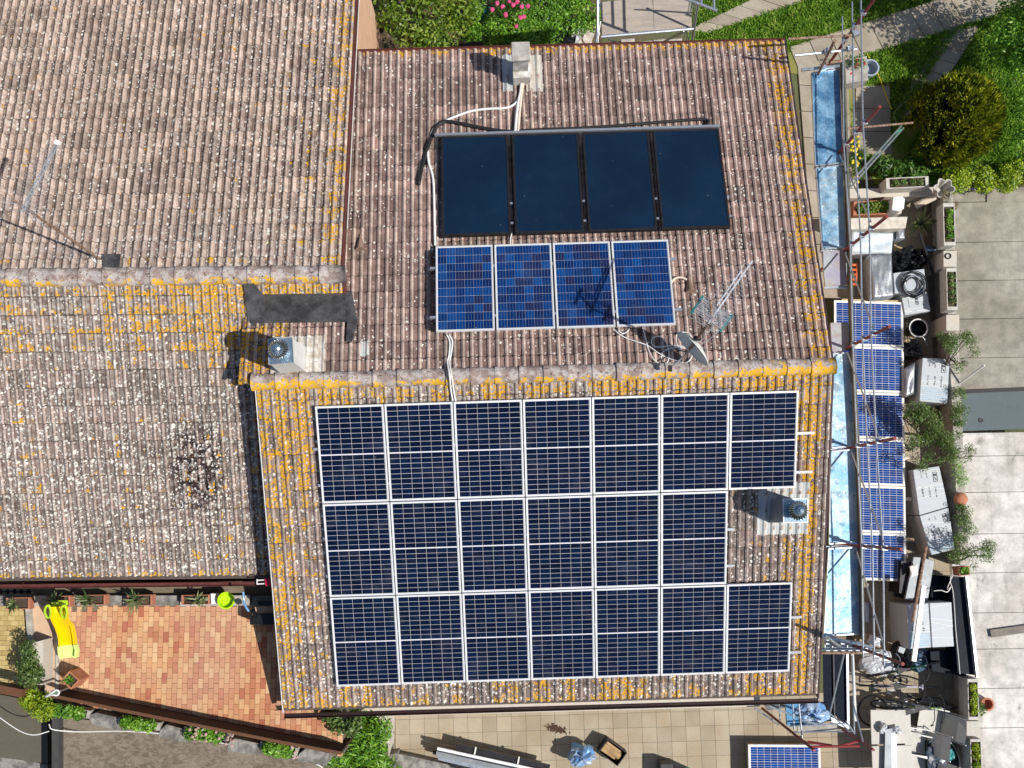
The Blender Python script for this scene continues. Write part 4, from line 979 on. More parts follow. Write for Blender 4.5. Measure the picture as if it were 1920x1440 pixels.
tag(MB().prism([tlS+Vector((.05, -.05, -.06)), tlS+exS*(wY-.05)+Vector((0, -.05, -.06)), tlS+exS*(wY-.05)+edS*(lY-.05)-Vector((0, 0, .06)), tlS+edS*(lY-.05)+Vector((.05, 0, -.06))], .0).build('crate', m_wood), 'low wooden crate hidden beneath the single panel at the bottom', 'crate')

# ------------------------------------------------------------------ leaves
G_BR = leafmat('bright_leaf', [(0, (.02, .07, .008)), (.35, (0.085, 0.220, 0.017)), (.7, (0.195, 0.403, 0.030)), (1, (0.390, 0.586, 0.098))])
G_DK = leafmat('deep_leaf', [(0, (.014, .045, .008)), (.4, (.045, .12, .016)), (.75, (.10, .21, .03)), (1, (.22, .34, .08))])
G_YE = leafmat('yellow_leaf', [(0, (.05, .12, .01)), (.35, (.17, .27, .01)), (.7, (.34, .43, .015)), (1, (.52, .58, .06))])
G_LQ = leafmat('loquat_leaf', [(0, (.03, .07, .008)), (.4, (.10, .19, .015)), (.75, (.21, .31, .03)), (.93, (.36, .42, .10)), (1, (.30, .10, .04))])
G_YEW = leafmat('yew_leaf', [(0, (.015, .03, .004)), (.4, (0.110, 0.159, 0.007)), (.7, (0.317, 0.366, 0.015)), (1, (0.610, 0.610, 0.037))], .6, .15)
G_OL = leafmat('olive_leaf', [(0, (.035, .07, .02)), (.45, (.09, .16, .035)), (.8, (.18, .27, .07)), (1, (.36, .44, .20))])
G_AG = leafmat('agave_leaf', [(0, (.03, .06, .02)), (.5, (.12, .17, .06)), (.85, (.30, .34, .16)), (1, (.5, .5, .3))])
G_GR = leafmat('grass_blade', [(0, (.04, .11, .008)), (.45, (0.134, 0.281, 0.020)), (.8, (0.244, 0.403, 0.037)), (1, (0.488, 0.512, 0.171))], .6, .2)
m_pink = pm('pink_petal', (.62, .08, .22), .5, var=.2); m_yelf = pm('yellow_petal', (.68, .52, .04), .5, var=.2); m_pinkf = pm('faded_pink_petal', (.45, .30, .26), .6, var=.25)
def plant(name, lab, cat, loc, crowns, n, size, m, group=None, trunk=None, **kw):
    t = thing(name, lab, cat, loc, group); leaves('crown', m, crowns, n, size, t, **kw)
    if trunk:
        mb = MB(); pts, r_ = trunk[0]; MB().tube(curve(pts, 4), [r_*(1-.5*i/(4*(len(pts)-1))) for i in range(4*(len(pts)-1)+1)], 8).build('trunk', m_bark, t)
        for pts, r_ in trunk[1:]: MB().tube(pts, [r_, r_*.5], 6).build('limb', m_bark, t)
    return t
def clumps(poly, z, n, r, seed, rz=None, zj=.15):
    """n ellipsoid clumps scattered in a pixel polygon at height z"""
    rg = random.Random(seed); xs = [p[0] for p in poly]; ys = [p[1] for p in poly]; o = []
    while len(o) < n:
        x, y = rg.uniform(min(xs), max(xs)), rg.uniform(min(ys), max(ys))
        if inpoly(x, y, poly): k = rg.uniform(.65, 1.25); o.append((W(x, y, z+rg.uniform(-zj, zj)), (r*k, r*k, (rz or r)*k)))
    return o
# grass
def grassfield(poly, n, seed, hh=.05, excl=()):
    g_ = np.random.default_rng(seed); xs = [p[0] for p in poly]; ys = [p[1] for p in poly]; P = []
    rg = random.Random(seed)
    while len(P) < n:
        x, y = rg.uniform(min(xs), max(xs)), rg.uniform(min(ys), max(ys))
        if inpoly(x, y, poly) and not any(inpoly(x, y, e) for e in excl): P.append(tuple(W(x, y, .0)))
    P = np.array(P); a = g_.random(n)*6.283; l = .3+g_.random(n)*.7; h = hh*(.5+g_.random(n)); s = .02+.02*g_.random(n)
    dx = np.stack([np.cos(a), np.sin(a), 0*a], 1); ddx = np.stack([-np.sin(a), np.cos(a), 0*a], 1)
    tip = P+ddx*(h*l)[:, None]+np.array([0, 0, 1])*h[:, None]; s = (s*.5)[:, None]
    return np.stack([P-dx*s, P+dx*s, tip+dx*s*.4, tip-dx*s*.4], 1)
PATHS = [[(1480, 90), (1990, -78), (2030, -20), (1502, 140)], [(1790, 62), (1838, 45), (1682, 318), (1640, 300)], [(1290, 58), (1480, -35), (1545, -10), (1325, 62)], [(1490, 110), (1600, 110), (1600, 340), (1520, 340)], [(1602, 158), (1670, 158), (1674, 292), (1600, 292)]]
Vg = grassfield([(1290, -40), (1960, -40), (1960, 340), (1640, 335), (1600, 160), (1500, 100), (1300, 70)], 60000, 5, .07, PATHS)
o = np_quads('grass', Vg, G_GR, None, 'stuff'); o['label'] = 'short green grass of the north east garden'

# north garden, left of the tower
t = plant('leafy_tree', 'leafy tree with long yellow-green leaves just north of the eave', 'tree', W(770, 60, 0),
      clumps([(700, -30), (860, -30), (875, 40), (860, 78), (800, 84), (720, 60), (690, 20)], 1.9, 16, .42, 3, .35, .4), 5200, .115, G_LQ, up=.5, out=.3, aspect=.38, seed=3, droop=.4,
      trunk=[([W(790, 60, 0), W(765, 40, .8), W(752, 15, 1.6), W(742, -20, 2.6)], .09), ([W(765, 40, .9), W(830, 40, 1.9)], .03), ([W(760, 30, 1.1), W(800, 70, 1.9)], .03), ([W(752, 15, 1.6), W(715, 30, 2.1)], .03)])
plant('shrub', 'low grey-green shrub in the corner between the two houses', 'shrub', W(690, 88, 0), clumps([(662, 84), (720, 86), (720, 100), (664, 100)], .5, 5, .2, 4), 700, .06, G_OL, seed=4)
plant('leafy_tree', 'narrow bright shrub between the leafy tree and the green hedge', 'shrub', W(885, 70, 0), clumps([(868, -10), (898, -10), (895, 70), (872, 76)], 1.2, 7, .24, 6), 1300, .08, G_BR, seed=6)
plant('jasmine_hedge', 'dense glossy green hedge behind the concrete chimney', 'hedge', W(1000, 40, 0),
      clumps([(905, 30), (960, -30), (1130, -30), (1118, 40), (1085, 62), (1040, 88), (905, 95)], .75, 42, .30, 8, .3, .12), 17000, .062, G_BR, up=.9, out=.2, seed=8, aspect=.55)
t = plant('rose_bush', 'rose bush with pink blooms at the top edge, above the hedge', 'rose bush', W(950, 10, 0), clumps([(915, -30), (1000, -30), (998, 25), (925, 30)], 1.35, 8, .26, 9), 2200, .06, G_DK, seed=9)
fr = random.Random(4)
for k, (x, y) in enumerate(((932, 6), (942, 12), (962, 9), (970, 3), (978, 12), (990, 12), (948, 28), (976, 33), (982, 31), (968, 49), (955, 2), (923, 18))):
    MB().blob(W(x, y, 1.65), (.055, .055, .04), k, .25, 8, 6).build('bloom', m_pink, t)
tag(MB().q([(893, 26), (912, 10), (921, 14), (904, 32)], .9, .6).build('watering_can', pm('teal_tarp', (.01, .10, .12), .5)), 'small teal tarp bundle between the shrub and the rose bush', 'bundle')
tag(MB().q([(700, 20), (716, 26), (712, 38), (702, 33)], .5, 0).build('nesting_box', pm('ochre_box', (.36, .26, .08), .8)), 'small ochre box under the leafy tree', 'box')
tag(MB().q([(640, -20), (661, 30), (678, 100), (640, 100)], 2.5, 0).build('garden_wall', m_plaster), 'peach plastered wall piece in the gap at the top between both roofs', 'wall')
dk = MB().q([(655, -60), (1130, -60), (1130, 110), (655, 110)], .005, -.2).build('flower_bed', pm('bark_mulch', (.06, .045, .03), .95, var=.5, sc=9, c2=(.12, .09, .05), bump=.6), kind=H)
tag(MB().prism([W(868, 70, .04), W(905, 30, .04), W(912, 95, .04), W(870, 100, .04)], 0).build('stone_slab', pm('dark_slate', (.045, .045, .05), .8)), 'dark slate slab on the soil between shrub and hedge', 'slab')

# north east garden
yc = W(1808, 205, 1.5); yb = W(1770, 270, 0)
rg = random.Random(12); cl = []
for k in range(95):
    a = rg.uniform(0, 6.28); rr = math.sqrt(rg.random())*.86; h = 2.25*math.sqrt(max(0, 1-rr*rr*.9))
    cl.append((Vector((yc.x+math.cos(a)*rr, yc.y+math.sin(a)*rr*.95, max(.3, h-.25))), (.20, .20, .30), 1.0))
for k in range(26):
    a = rg.uniform(0, 6.28); cl.append((Vector((yc.x+math.cos(a)*.90, yc.y+math.sin(a)*.90, rg.uniform(.2, 1.3))), (.18, .18, .3), .8))
t = thing('yew_tree', 'rounded dark yew with yellow tips standing on the lawn', 'tree', Vector((yc.x, yc.y, 0)))
g_ = np.random.default_rng(13)
def shoots(cl, n, L, seed):
    g = np.random.default_rng(seed); idx = g.choice(len(cl), n); C = np.array([tuple(c[0]) for c in cl])[idx]; Rr = np.array([c[1] for c in cl])[idx]
    d = g.normal(size=(n, 3)); d /= np.linalg.norm(d, axis=1)[:, None]; P = C+d*Rr*(g.random(n)**.4)[:, None]
    ax = np.array(tuple(yc)); up = np.stack([(P[:, 0]-ax[0])*.5, (P[:, 1]-ax[1])*.5, np.ones(n)], 1)+g.normal(size=(n, 3))*.28; up /= np.linalg.norm(up, axis=1)[:, None]
    s = g.normal(size=(n, 3)); s -= up*(s*up).sum(1)[:, None]; s /= np.linalg.norm(s, axis=1)[:, None]
    l = (L*(.6+.8*g.random(n)))[:, None]; w = .022
    return np.stack([P-s*w, P+s*w, P+up*l+s*w*.3, P+up*l-s*w*.3], 1)
np_quads('crown', shoots(cl, 26000, .11, 13), G_YEW, t)
MB().tube([Vector((yc.x, yc.y, 0)), Vector((yc.x, yc.y, 1.6))], [.12, .06], 8).build('trunk', m_bark, t)
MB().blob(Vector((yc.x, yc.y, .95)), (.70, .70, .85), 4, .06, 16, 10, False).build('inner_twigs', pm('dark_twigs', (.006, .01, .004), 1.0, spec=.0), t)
plant('laurel_shrub', 'tall light green shrub at the right edge above the yew', 'shrub', W(1890, 120, 0), clumps([(1860, 60), (1880, 20), (1960, 0), (1960, 260), (1910, 280), (1905, 150), (1855, 100)], 1.7, 26, .36, 15, .4, .5), 6500, .10, G_BR, up=.6, seed=15, aspect=.4)
plant('laurel_shrub', 'dark leafy tree mostly out of frame in the upper right corner', 'tree', W(1960, -40, 0), [(W(1975, -60, 3.2), (1.1, 1.0, .8)), (W(1990, 60, 2.6), (.8, .9, .7)), (W(1890, -75, 3.0), (.8, .6, .5))], 5200, .11, G_DK, up=.6, seed=16)
plant('box_hedge', 'clipped yellow-green hedge along the north end of the driveway', 'hedge', W(1850, 330, 0), clumps([(1775, 326), (1830, 322), (1990, 300), (1990, 340), (1850, 352), (1770, 350)], .55, 30, .22, 17, .22, .1), 9000, .058, G_YE, up=.9, seed=17, aspect=.55)
# flower bed plants along the deck
plant('flowering_plant', 'yellow-flowered plants beside the scaffold, north of the troughs', 'flowers', W(1605, 300, 0), clumps([(1592, 250), (1612, 250), (1622, 330), (1596, 345)], .35, 7, .18, 19), 1400, .055, G_DK, seed=19)
fl_ = col.objects[-1]; par = [o for o in col.objects if o.name.startswith('flowering_plant')][-1]
for k in range(22):
    MB().blob(W(rnd.uniform(1592, 1620), rnd.uniform(255, 345), .55), (.035, .035, .02), k, .2, 6, 5).build('flower', m_yelf, par)
plant('leafy_plant', 'broad-leaved green plant between flowers and hedge', 'plant', W(1670, 318, 0), clumps([(1640, 300), (1700, 305), (1735, 325), (1650, 328)], .3, 9, .2, 20), 1300, .13, G_DK, seed=20, aspect=.28)
m_bluepl = pm('grey_blue_plastic', (.35, .42, .50), .4, var=.1)
def pot(name, lab, cat, x, y, z0, r0, r1, h, m, group=None, soil=True, r_th=.02):
    c = W(x, y, z0+h); c.z = z0; t = thing(name, lab, cat, c, group)
    MB().lathe(c, [(r0, 0), (r1, h), (r1+.012, h), (r1+.012, h+.015), (r1-r_th, h+.015), (r1-r_th*1.4, h*.35), (.01, h*.33)], 24, closed_top=True).build('shell', m, t, smooth=False)
    if soil: MB().lathe(c+Vector((0, 0, h*.8)), [(.01, -.01), (r1-r_th*1.6, 0), (.01, .015)], 16).build('soil', m_soil, t)
    return t
pot('tub', 'round grey-blue tub beside the flower trough, north end', 'tub', 1632, 127, 0, .16, .2, .3, m_bluepl, soil=False)
tg = thing('flower_trough', 'concrete trough with red flowers at the north end of the scaffold', 'planter', W(1605, 130, 0))
MB().q([(1577, 115), (1625, 105), (1628, 150), (1583, 158)], .45, 0).build('shell', m_conc, tg); leaves('flowers', G_DK, clumps([(1592, 112), (1618, 110), (1622, 140), (1598, 142)], .5, 5, .15, 2), 500, .05, tg)
for k in range(8): MB().blob(W(rnd.uniform(1594, 1622), rnd.uniform(110, 142), .65), (.03, .03, .02), k, .2, 6, 5).build('flower', pm('red_petal', (.5, .03, .03), .5), tg)
hose = [(1624, 98), (1636, 120), (1650, 148), (1662, 180), (1672, 205)]; 
tag(MB().tube(curve([W(x, y, .05) for x, y in hose], 5), .016, 6).build('garden_hose', m_yelf), 'yellow hose running past the round tub', 'hose')
hose = [(1684, 235), (1676, 215), (1688, 198), (1708, 186), (1722, 172), (1730, 158), (1727, 142), (1716, 140), (1710, 152), (1710, 172)]
tag(MB().tube(curve([W(x, y, .05) for x, y in hose], 5), .012, 6).build('garden_hose', pm('pale_yellow_hose', (.5, .5, .28), .5)), 'pale hose looping over the branch path', 'hose')
# ------------------------------------------------------------------ low wall between yard and driveway, with piers
def wx(y): return np.interp(y, [340, 380, 540, 760, 900, 1070, 1310, 1450], [1776, 1778, 1784, 1794, 1800, 1809, 1822, 1830])
ys = [365, 470, 590, 700, 860, 1060]; 
wl_ = thing('garden_wall', 'low grey wall between the yard and the driveway, carrying the planters', 'wall', W(1790, 700, 0))
for a, b in zip(ys[:-1], ys[1:]): MB().q([(wx(a)-9, a), (wx(a)+9, a), (wx(b)+9, b-.8), (wx(b)-9, b-.8)], .72, -.05).build('wall_section', m_conc, wl_, bevel=.01)
MB().q([(wx(1270)-12, 1270), (wx(1270)+8, 1270), (wx(1450)+8, 1450), (wx(1450)-12, 1450)], .6, -.05).build('wall_section', m_conc, wl_, bevel=.01)
for y0, y1, l_ in ((470, 500, 'with a dark metal ring on top'), (590, 620, 'with a bare terracotta stain, beside the olive tree'), (1352, 1380, 'between the two southern planters')):
    t = thing('pier', 'square pale pier on the driveway wall '+l_, 'pier', W(wx(y0), y0, 0)); x = wx((y0+y1)/2)
    MB().q([(x-13, y0), (x+12, y0), (x+12, y1), (x-13, y1)], .98, 0).build('block', m_concw, t, bevel=.012)
    if y0 == 470: MB().tube([W(x-4+5*math.cos(a*.4), 480+5*math.sin(a*.4), 1.0) for a in range(16)], .014, 6, closed=True).build('ring', m_black, t)
m_trough = pm('pale_cement_trough', (.50, .48, .44), .85, var=.2, sc=9, bump=.2)
def trough(lab, q, z1, z0, m=None, soil=m_soil, n=350, leaf=.05, lm=None, crown=.06, name='planter', group=None, rad=.09, cat='planter', t=.16, taper=1.0):
    P = [W(x, y, z1) for x, y in q]; c = sum(P, Vector())/4; th = thing(name, lab, cat, Vector((c.x, c.y, z0)), group)
    inn = [v.lerp(c, t) for v in P]
    for i in (0, 1, 2, 3):
        j = (i+1) % 4; top = [P[i], P[j], inn[j], inn[i]]
        MB().prism(top, z0).build('side', m or m_trough, th, bevel=.004)
    MB().prism([v.lerp(c, t*.9) for v in P], z0, z1-.05).build('soil', soil, th)
    if n:
        cl = []
        L_ = max((P[1]-P[0]).length, (P[3]-P[0]).length); long_ = (P[1]-P[0]) if (P[1]-P[0]).length > (P[3]-P[0]).length else (P[3]-P[0])
        k = max(2, int(L_/.2))
        for i in range(k): cl.append((c+long_*.78*((i+.5)/k-.5)+Vector((rnd.uniform(-.02, .02), rnd.uniform(-.02, .02), crown-.04)), (rad, rad, rad*.9)))
        leaves('foliage', lm or G_BR, cl, n, leaf, th, up=.7, seed=len(col.objects))
    return th
def vq(x0, y0, x1, y1, k=2): return [(x0, y0), (x1, y0), (x1+k, y1), (x0+k, y1)]
trough('rectangular trough of small green plants at the north end of the driveway wall', vq(1768, 381, 1790, 460), 1.1, .7, n=700)
trough('rectangular trough with dry grass, second on the driveway wall', vq(1774, 503, 1794, 581), 1.1, .7, n=380, lm=G_OL)
trough('small square planter behind the olive tree beside the long box', [(1797, 1063), (1817, 1061), (1819, 1078), (1799, 1080)], 1.05, .7, m_terra, n=120)
trough('trough of yellow-green plants south of the navy canopy', vq(1814, 1273, 1834, 1350), 1.0, .5, n=700, lm=G_YE)
trough('trough of yellow-green plants at the bottom right corner', vq(1819, 1386, 1840, 1450), 1.0, .5, n=600, lm=G_YE)
trough('long pale trough with sparse plants north of the yard', [(1661, 334), (1741, 330), (1742, 350), (1662, 354)], .95, .45, n=420, lm=G_OL)
trough('brown planter full of leafy plants under the scaffold rails', [(1601, 378), (1671, 374), (1673, 401), (1600, 404)], .6, .1, m_terra, n=900, leaf=.07, rad=.14, lm=G_LQ)
for lab, p, n, lm_, z in (('narrow clipped hedge on the wall beside the felt strip', [(1784, 730), (1806, 730), (1808, 802), (1790, 802)], 2600, G_OL, .95), ('tuft of bright grass on the wall above the terracotta ball', [(1792, 868), (1808, 868), (1810, 916), (1795, 916)], 700, G_BR, .9), ('narrow clipped hedge below the terracotta ball', [(1797, 952), (1819, 950), (1822, 1012), (1800, 1014)], 2400, G_OL, .95)):
    plant('hedge', lab, 'hedge', W(p[0][0]+10, p[0][1]+30, .7), clumps(p, z, 16, .13, int(p[0][1]), .16, .08), n, .035, lm_, seed=int(p[0][1]), up=.8)
t = thing('terracotta_ball', 'round terracotta ball on the driveway wall between grass tuft and hedge', 'ornament', W(1797, 936, .72)); MB().lathe(W(1797, 936, .72), [(.07, 0), (.13, .05), (.155, .13), (.13, .21), (.05, .25), (.01, .255)], 20).build('ball', m_terra, t, smooth=True)
t = thing('clay_pot', 'brown clay pot lying on the driveway next to the southern trough', 'pot', W(1845, 1318, 0)); MB().lathe(W(1845, 1318, .0), [(.1, 0), (.14, .12), (.15, .2), (.11, .21), (.10, .05)], 18).build('shell', m_terra, t); leaves('dry_plant', G_OL, [(W(1840, 1330, .25), (.12, .16, .06))], 160, .06, t, seed=3)
# star shaped planter
c = W(1771, 353, 1.15); st = thing('star_planter', 'star-shaped cement planter with dry stems on the wall corner', 'planter', Vector((c.x, c.y, .7)))
ri, ro = [], []
for k in range(36):
    a = 2*math.pi*k/36; r_ = .17+.085*abs(math.cos(3*a+.3))**1.2; ro.append(c+Vector((math.cos(a)*r_, math.sin(a)*r_, 0))); ri.append(c+Vector((math.cos(a)*(r_-.02), math.sin(a)*(r_-.02), 0)))
mb = MB(); n = 36; bo = [c+(v-c)*.45+Vector((0, 0, -.42)) for v in ro]; bi = [c+(v-c)*.5+Vector((0, 0, -.3)) for v in ri]
mb.add(ro+ri+bo+bi, [(i, (i+1) % n, n+(i+1) % n, n+i) for i in range(n)]+[(2*n+i, 2*n+(i+1) % n, (i+1) % n, i) for i in range(n)]+[(n+i, n+(i+1) % n, 3*n+(i+1) % n, 3*n+i) for i in range(n)]+[tuple(3*n+i for i in range(n))])
mb.build('shell', m_trough, st); leaves('dry_stems', leafmat('dry_leaf', [(0, (.06, .05, .03)), (.5, (.20, .16, .09)), (1, (.42, .36, .22))], .8, .1), [(W(1774, 368, 1.12), (.14, .16, .08)), (W(1792, 385, .9), (.06, .12, .1))], 420, .06, st, seed=5, aspect=.2)
# ledges and walls north of the yard
tag(MB().q([(1588, 354), (1775, 350), (1776, 366), (1588, 372)], .55, 0).build('ledge', m_concw, bevel=.01), 'pale concrete ledge across the north end of the yard', 'ledge')
tag(MB().q([(1587, 409), (1702, 406), (1698, 428), (1587, 430)], .85, .0).build('marble_slab', pm('cream_marble', (.52, .47, .40), .5, var=.12, sc=8, c2=(.58, .54, .47)), bevel=.012), 'long cream stone counter under the scaffold rails', 'counter')
tag(MB().q([(1594, 338), (1604, 338), (1606, 352), (1596, 352)], .6, 0).build('stone_post', m_concw), 'little pale stone post beside the yellow flowers', 'post')
t = thing('plastic_tub', 'white upturned plastic tub next to the brown planter', 'tub', W(1682, 380, .3)); MB().prism([W(x, y, .95) for x, y in ((1675, 369), (1691, 367), (1697, 373), (1695, 391), (1688, 396), (1672, 393))], .35).build('body', m_whitep, t, bevel=.015); MB().q([(1674, 386), (1692, 385), (1690, 400), (1676, 402)], .5, 0).build('stand', m_concw, t)
tag(MB().tube([W(1716, 386, .35), W(1754, 368, .55)], .085, 14).build('stone_column', m_creamp), 'fallen round stone column lying by the north ledge', 'column')
plant('agave', 'spiky agave with pale leaf tips in the yard corner', 'plant', W(1727, 420, 0), [(W(1727, 420, .3), (.03, .03, .03))], 3, .02, G_DK)
ag = [o for o in col.objects if o.name.startswith('agave')][-1]; rg = random.Random(3)
for k in range(46):
    a = rg.uniform(0, 6.28); l = rg.uniform(.32, .52); el = rg.uniform(.15, 1.2); c = W(1727, 420, .3); s = Vector((-math.sin(a), math.cos(a), 0))*.022
    d = Vector((math.cos(a)*math.cos(el), math.sin(a)*math.cos(el), math.sin(el))); m_ = c+d*l*.55; e_ = c+d*l-Vector((0, 0, .07))
    MB().add([c-s*.7, c+s*.7, m_+s, m_-s, e_], [(0, 1, 2, 3), (3, 2, 4)]).build('leaf', G_AG, ag)
# crates and tarps
m_tarp = pm('pale_blue_tarp', (.52, .60, .66), .45, var=.12, sc=5, c2=(.58, .64, .68))
m_silver = pm('silver_foil_tarp', (.42, .44, .46), .32, .55, var=.3, sc=7, c2=(.25, .27, .30))
def drape(name, lab, q, z1, z0, m, amp=.03, seed=0, n=14, cat='tarpaulin', skirt=True):
    P = [W(x, y, z1) for x, y in q]; rg = random.Random(seed); vs = []
    ph = [(rg.uniform(3, 9), rg.uniform(3, 9), rg.uniform(0, 6)) for _ in range(5)]
    for j in range(n+1):
        for i in range(n+1):
            s, t_ = i/n, j/n; b = P[0].lerp(P[1], s).lerp(P[3].lerp(P[2], s), t_)
            w = sum(math.sin(a*s+b2*t_+p_) for a, b2, p_ in ph)/5*amp+rg.uniform(-amp, amp)*.35
            if i in (0, n) or j in (0, n): vs.append(b+Vector((0, 0, -.012)))
            else: vs.append(b+Vector((0, 0, w)))
    fs = [(j*(n+1)+i, j*(n+1)+i+1, (j+1)*(n+1)+i+1, (j+1)*(n+1)+i) for i in range(n) for j in range(n)]
    per = [i for i in range(n+1)]+[(j+1)*(n+1)-1 for j in range(1, n+1)]+[n*(n+1)+i for i in range(n-1, -1, -1)]+[j*(n+1) for j in range(n-1, 0, -1)]
    o = len(vs); cc = sum(P, Vector())/4
    for k in per:
        v = vs[k]; d = Vector((v.x-cc.x, v.y-cc.y, 0))*.02; vs.append(Vector((v.x+d.x+rg.uniform(-.01, .01), v.y+d.y+rg.uniform(-.01, .01), z0)))
    L_ = len(per); fs += [(per[k], o+k, o+(k+1) % L_, per[(k+1) % L_]) for k in range(L_)]
    mb = MB().add(vs, fs); return tag(mb.build(name, m, smooth=True), lab, cat)
drape('tarpaulin', 'pale blue tarpaulin over a crate under the scaffold rails', [(1598, 434), (1675, 437), (1672, 474), (1594, 472)], .75, .1, m_tarp, .035, 2)
drape('foil_tarp', 'crinkled silver tarpaulin over a stack south of the pale blue one', [(1631, 477), (1672, 475), (1675, 556), (1638, 560)], .85, .05, m_silver, .03, 3)
tag(MB().q([(1588, 430), (1678, 430), (1678, 450), (1588, 450)], .5, 0).build('storage_box', pm('mid_grey_box', (.16, .17, .19), .6)), 'grey storage box behind the pale blue tarpaulin', 'box')
drape('box_cover', 'small grey-blue wrapped box east of the pale blue tarpaulin', [(1682, 431), (1696, 430), (1697, 447), (1683, 448)], .6, .1, m_silver, .01, 5, 6, 'box')
tag(MB().q([(1676, 450), (1681, 449), (1683, 460), (1692, 463), (1695, 474), (1676, 472)], .06, 0).build('cardboard', pm('cardboard', (.42, .31, .18), .85, var=.1)), 'torn cardboard sheet on the yard floor', 'cardboard')
tag(MB().q([(1655, 512), (1672, 508), (1674, 548), (1658, 550)], .7, 0).build('dark_box', m_navy), 'dark blue box between silver tarpaulin and white box', 'box')
od = thing('step_ladder', 'orange step ladder under the deck edge', 'ladder', W(1597, 512, 0))
m_or = pm('orange_paint', (.62, .13, .04), .45, var=.15)
for k in range(5):
    MB().bar(W(1588, 497+k*9, .5+.0*k), W(1605, 497+k*9, .5), .05, .03).build('step', m_or, od)
for x in (1587, 1607): MB().bar(W(x, 494, .5), W(x-2, 536, .5), .03, .05).build('side_rail', m_or if x > 1600 else m_galv, od)
for (x, y, a, b_, lab) in ((1681, 488, .16, .22, 'small shiny black rubbish bag beside the silver tarpaulin'), (1712, 486, .24, .24, 'large shiny black rubbish bag north of the white boxes'), (1700, 655, .26, .2, 'black rubbish bag between the bucket and the tall wrapped box')):
    tag(MB().blob(W(x, y, .3), (a*1.25, b_*1.1, .3), int(x), .32, 24, 14).build('rubbish_bag', m_bag), lab, 'rubbish bag')
tag(MB().tube([W(1724, 438, .9), W(1750, 515, .35)], .03, 8).build('pole', m_black), 'black pole leaning from the agave towards the boxes', 'pole')
tag(MB().blob(W(1745, 467, .5), (.14, .08, .06), 5, .3, 12, 8).build('plastic_scrap', pm('dark_blue_film', (.05, .08, .12), .3)), 'dark blue plastic scrap beside the leaning pole', 'scrap')
m_box = pm('white_wrapped_carton', (.47, .50, .53), .42, var=.12, sc=6, c2=(.40, .44, .48), bump=.3); m_ink = pm('black_print', (.03, .03, .035), .7); m_inkb = pm('blue_print', (.25, .45, .60), .7); m_boxs = m_box
def marks(parent, O, ex, ey, items, m=m_ink):
    for it in items:
        kind, x, y, w, h = it; mb = MB(); n = ex.cross(ey).normalized(); n = n if n.z > 0 else -n
        def seg(x0, y0, x1, y1, t=.008):
            a, b = O+ex*x0+ey*y0, O+ex*x1+ey*y1
            if (b-a).length < 1e-5: return
            mb.bar(a+n*.004, b+n*.004, t, .003, n)
        if kind == 'logo':
            for s in ((x, y, x+w, y), (x+w, y, x+w, y+h), (x+w, y+h, x, y+h), (x, y+h, x, y)): seg(*s, .010)
            seg(x+w*.3, y+h*.15, x+w*.3, y+h*.4, .03); seg(x+w*.7, y+h*.15, x+w*.7, y+h*.4, .02); seg(x+w*.3, y+h*.55, x+w*.7, y+h*.85, .018)
        else:   # a line of lettering running down
            rg = random.Random(int((x+y)*1000)); yy = y
            while yy < y+h:
                s = rg.uniform(.012, .022); seg(x, yy, x+w, yy, .005); 
                if rg.random() < .6: seg(x if rg.random() < .5 else x+w, yy, x if rg.random() < .5 else x+w, yy+s*.8, .005)
                yy += s+(.02 if rg.random() < .12 else 0)
        mb.build('print', m, parent)
def carton(lab, q, z1, z0, items, name='wrapped_carton', group='white wrapped cartons in the yard', strap=True):
    P = [W(x, y, z1) for x, y in q]; c = sum(P, Vector())/4; t = thing(name, lab, 'carton', Vector((c.x, c.y, z0)), group)
    MB().prism(P, z0).build('body', m_boxs, t, bevel=.012)
    ex = (P[1]-P[0]); ey = (P[3]-P[0]); 
    marks(t, P[0], ex.normalized(), ey.normalized(), items(ex.length, ey.length))
    if strap:
        mb = MB()
        for k in range(7):
            f = .68+.045*k; a, b = P[0].lerp(P[3], f), P[1].lerp(P[2], f+rnd.uniform(-.015, .015)); mb.bar(a+Vector((0, 0, .003)), b+Vector((0, 0, .003)), .012, .003)
        mb.build('tape', m_inkb, t)
    fm = MB()
    for k in range(5):
        f = rnd.uniform(.1, .9); a, b = P[0].lerp(P[3], f), P[1].lerp(P[2], min(1, max(0, f+rnd.uniform(-.2, .2)))); fm.bar(a+Vector((0, 0, .001)), b+Vector((0, 0, .001)), .006, .004)
    fm.build('film_crease', m_whitep, t)
    return t
it1 = lambda w, l: [('logo', w*.72, l*.12, w*.14, l*.2), ('t', w*.72, l*.42, .03, l*.24), ('t', w*.48, l*.42, .03, l*.22), ('t', w*.22, l*.40, .035, l*.22), ('t', w*.46, l*.12, .02, l*.1), ('t', w*.25, l*.13, .03, l*.06)]
carton('tilted white carton stack east of the yard panels, under the olive tree', [(1730, 671), (1781, 673), (1776, 757), (1724, 752)], .78, 0, it1)
carton('upper half of the long slanted row of white cartons', [(1712, 881), (1761, 874), (1778, 950), (1724, 966)], .78, 0, it1, strap=False)
carton('lower half of the long slanted row, shaded by the olive twigs', [(1724.5, 967.5), (1778.5, 951.5), (1790, 1030), (1746, 1041)], .78, 0, it1)
carton('printed white carton beside the steel boards, white beam lying over it', [(1700, 1135), (1741, 1131), (1746, 1214), (1704, 1217)], 1.15, 0, lambda w, l: [('t', w*.66, l*.42, .05, l*.22), ('t', w*.6, l*.15, .03, l*.08), ('t', w*.2, l*.5, .03, l*.1)])
carton('plain white film-wrapped carton touching the navy canopy', [(1743, 1130.5), (1784, 1129), (1789, 1212), (1748, 1214)], 1.15, 0, lambda w, l: [], strap=False)
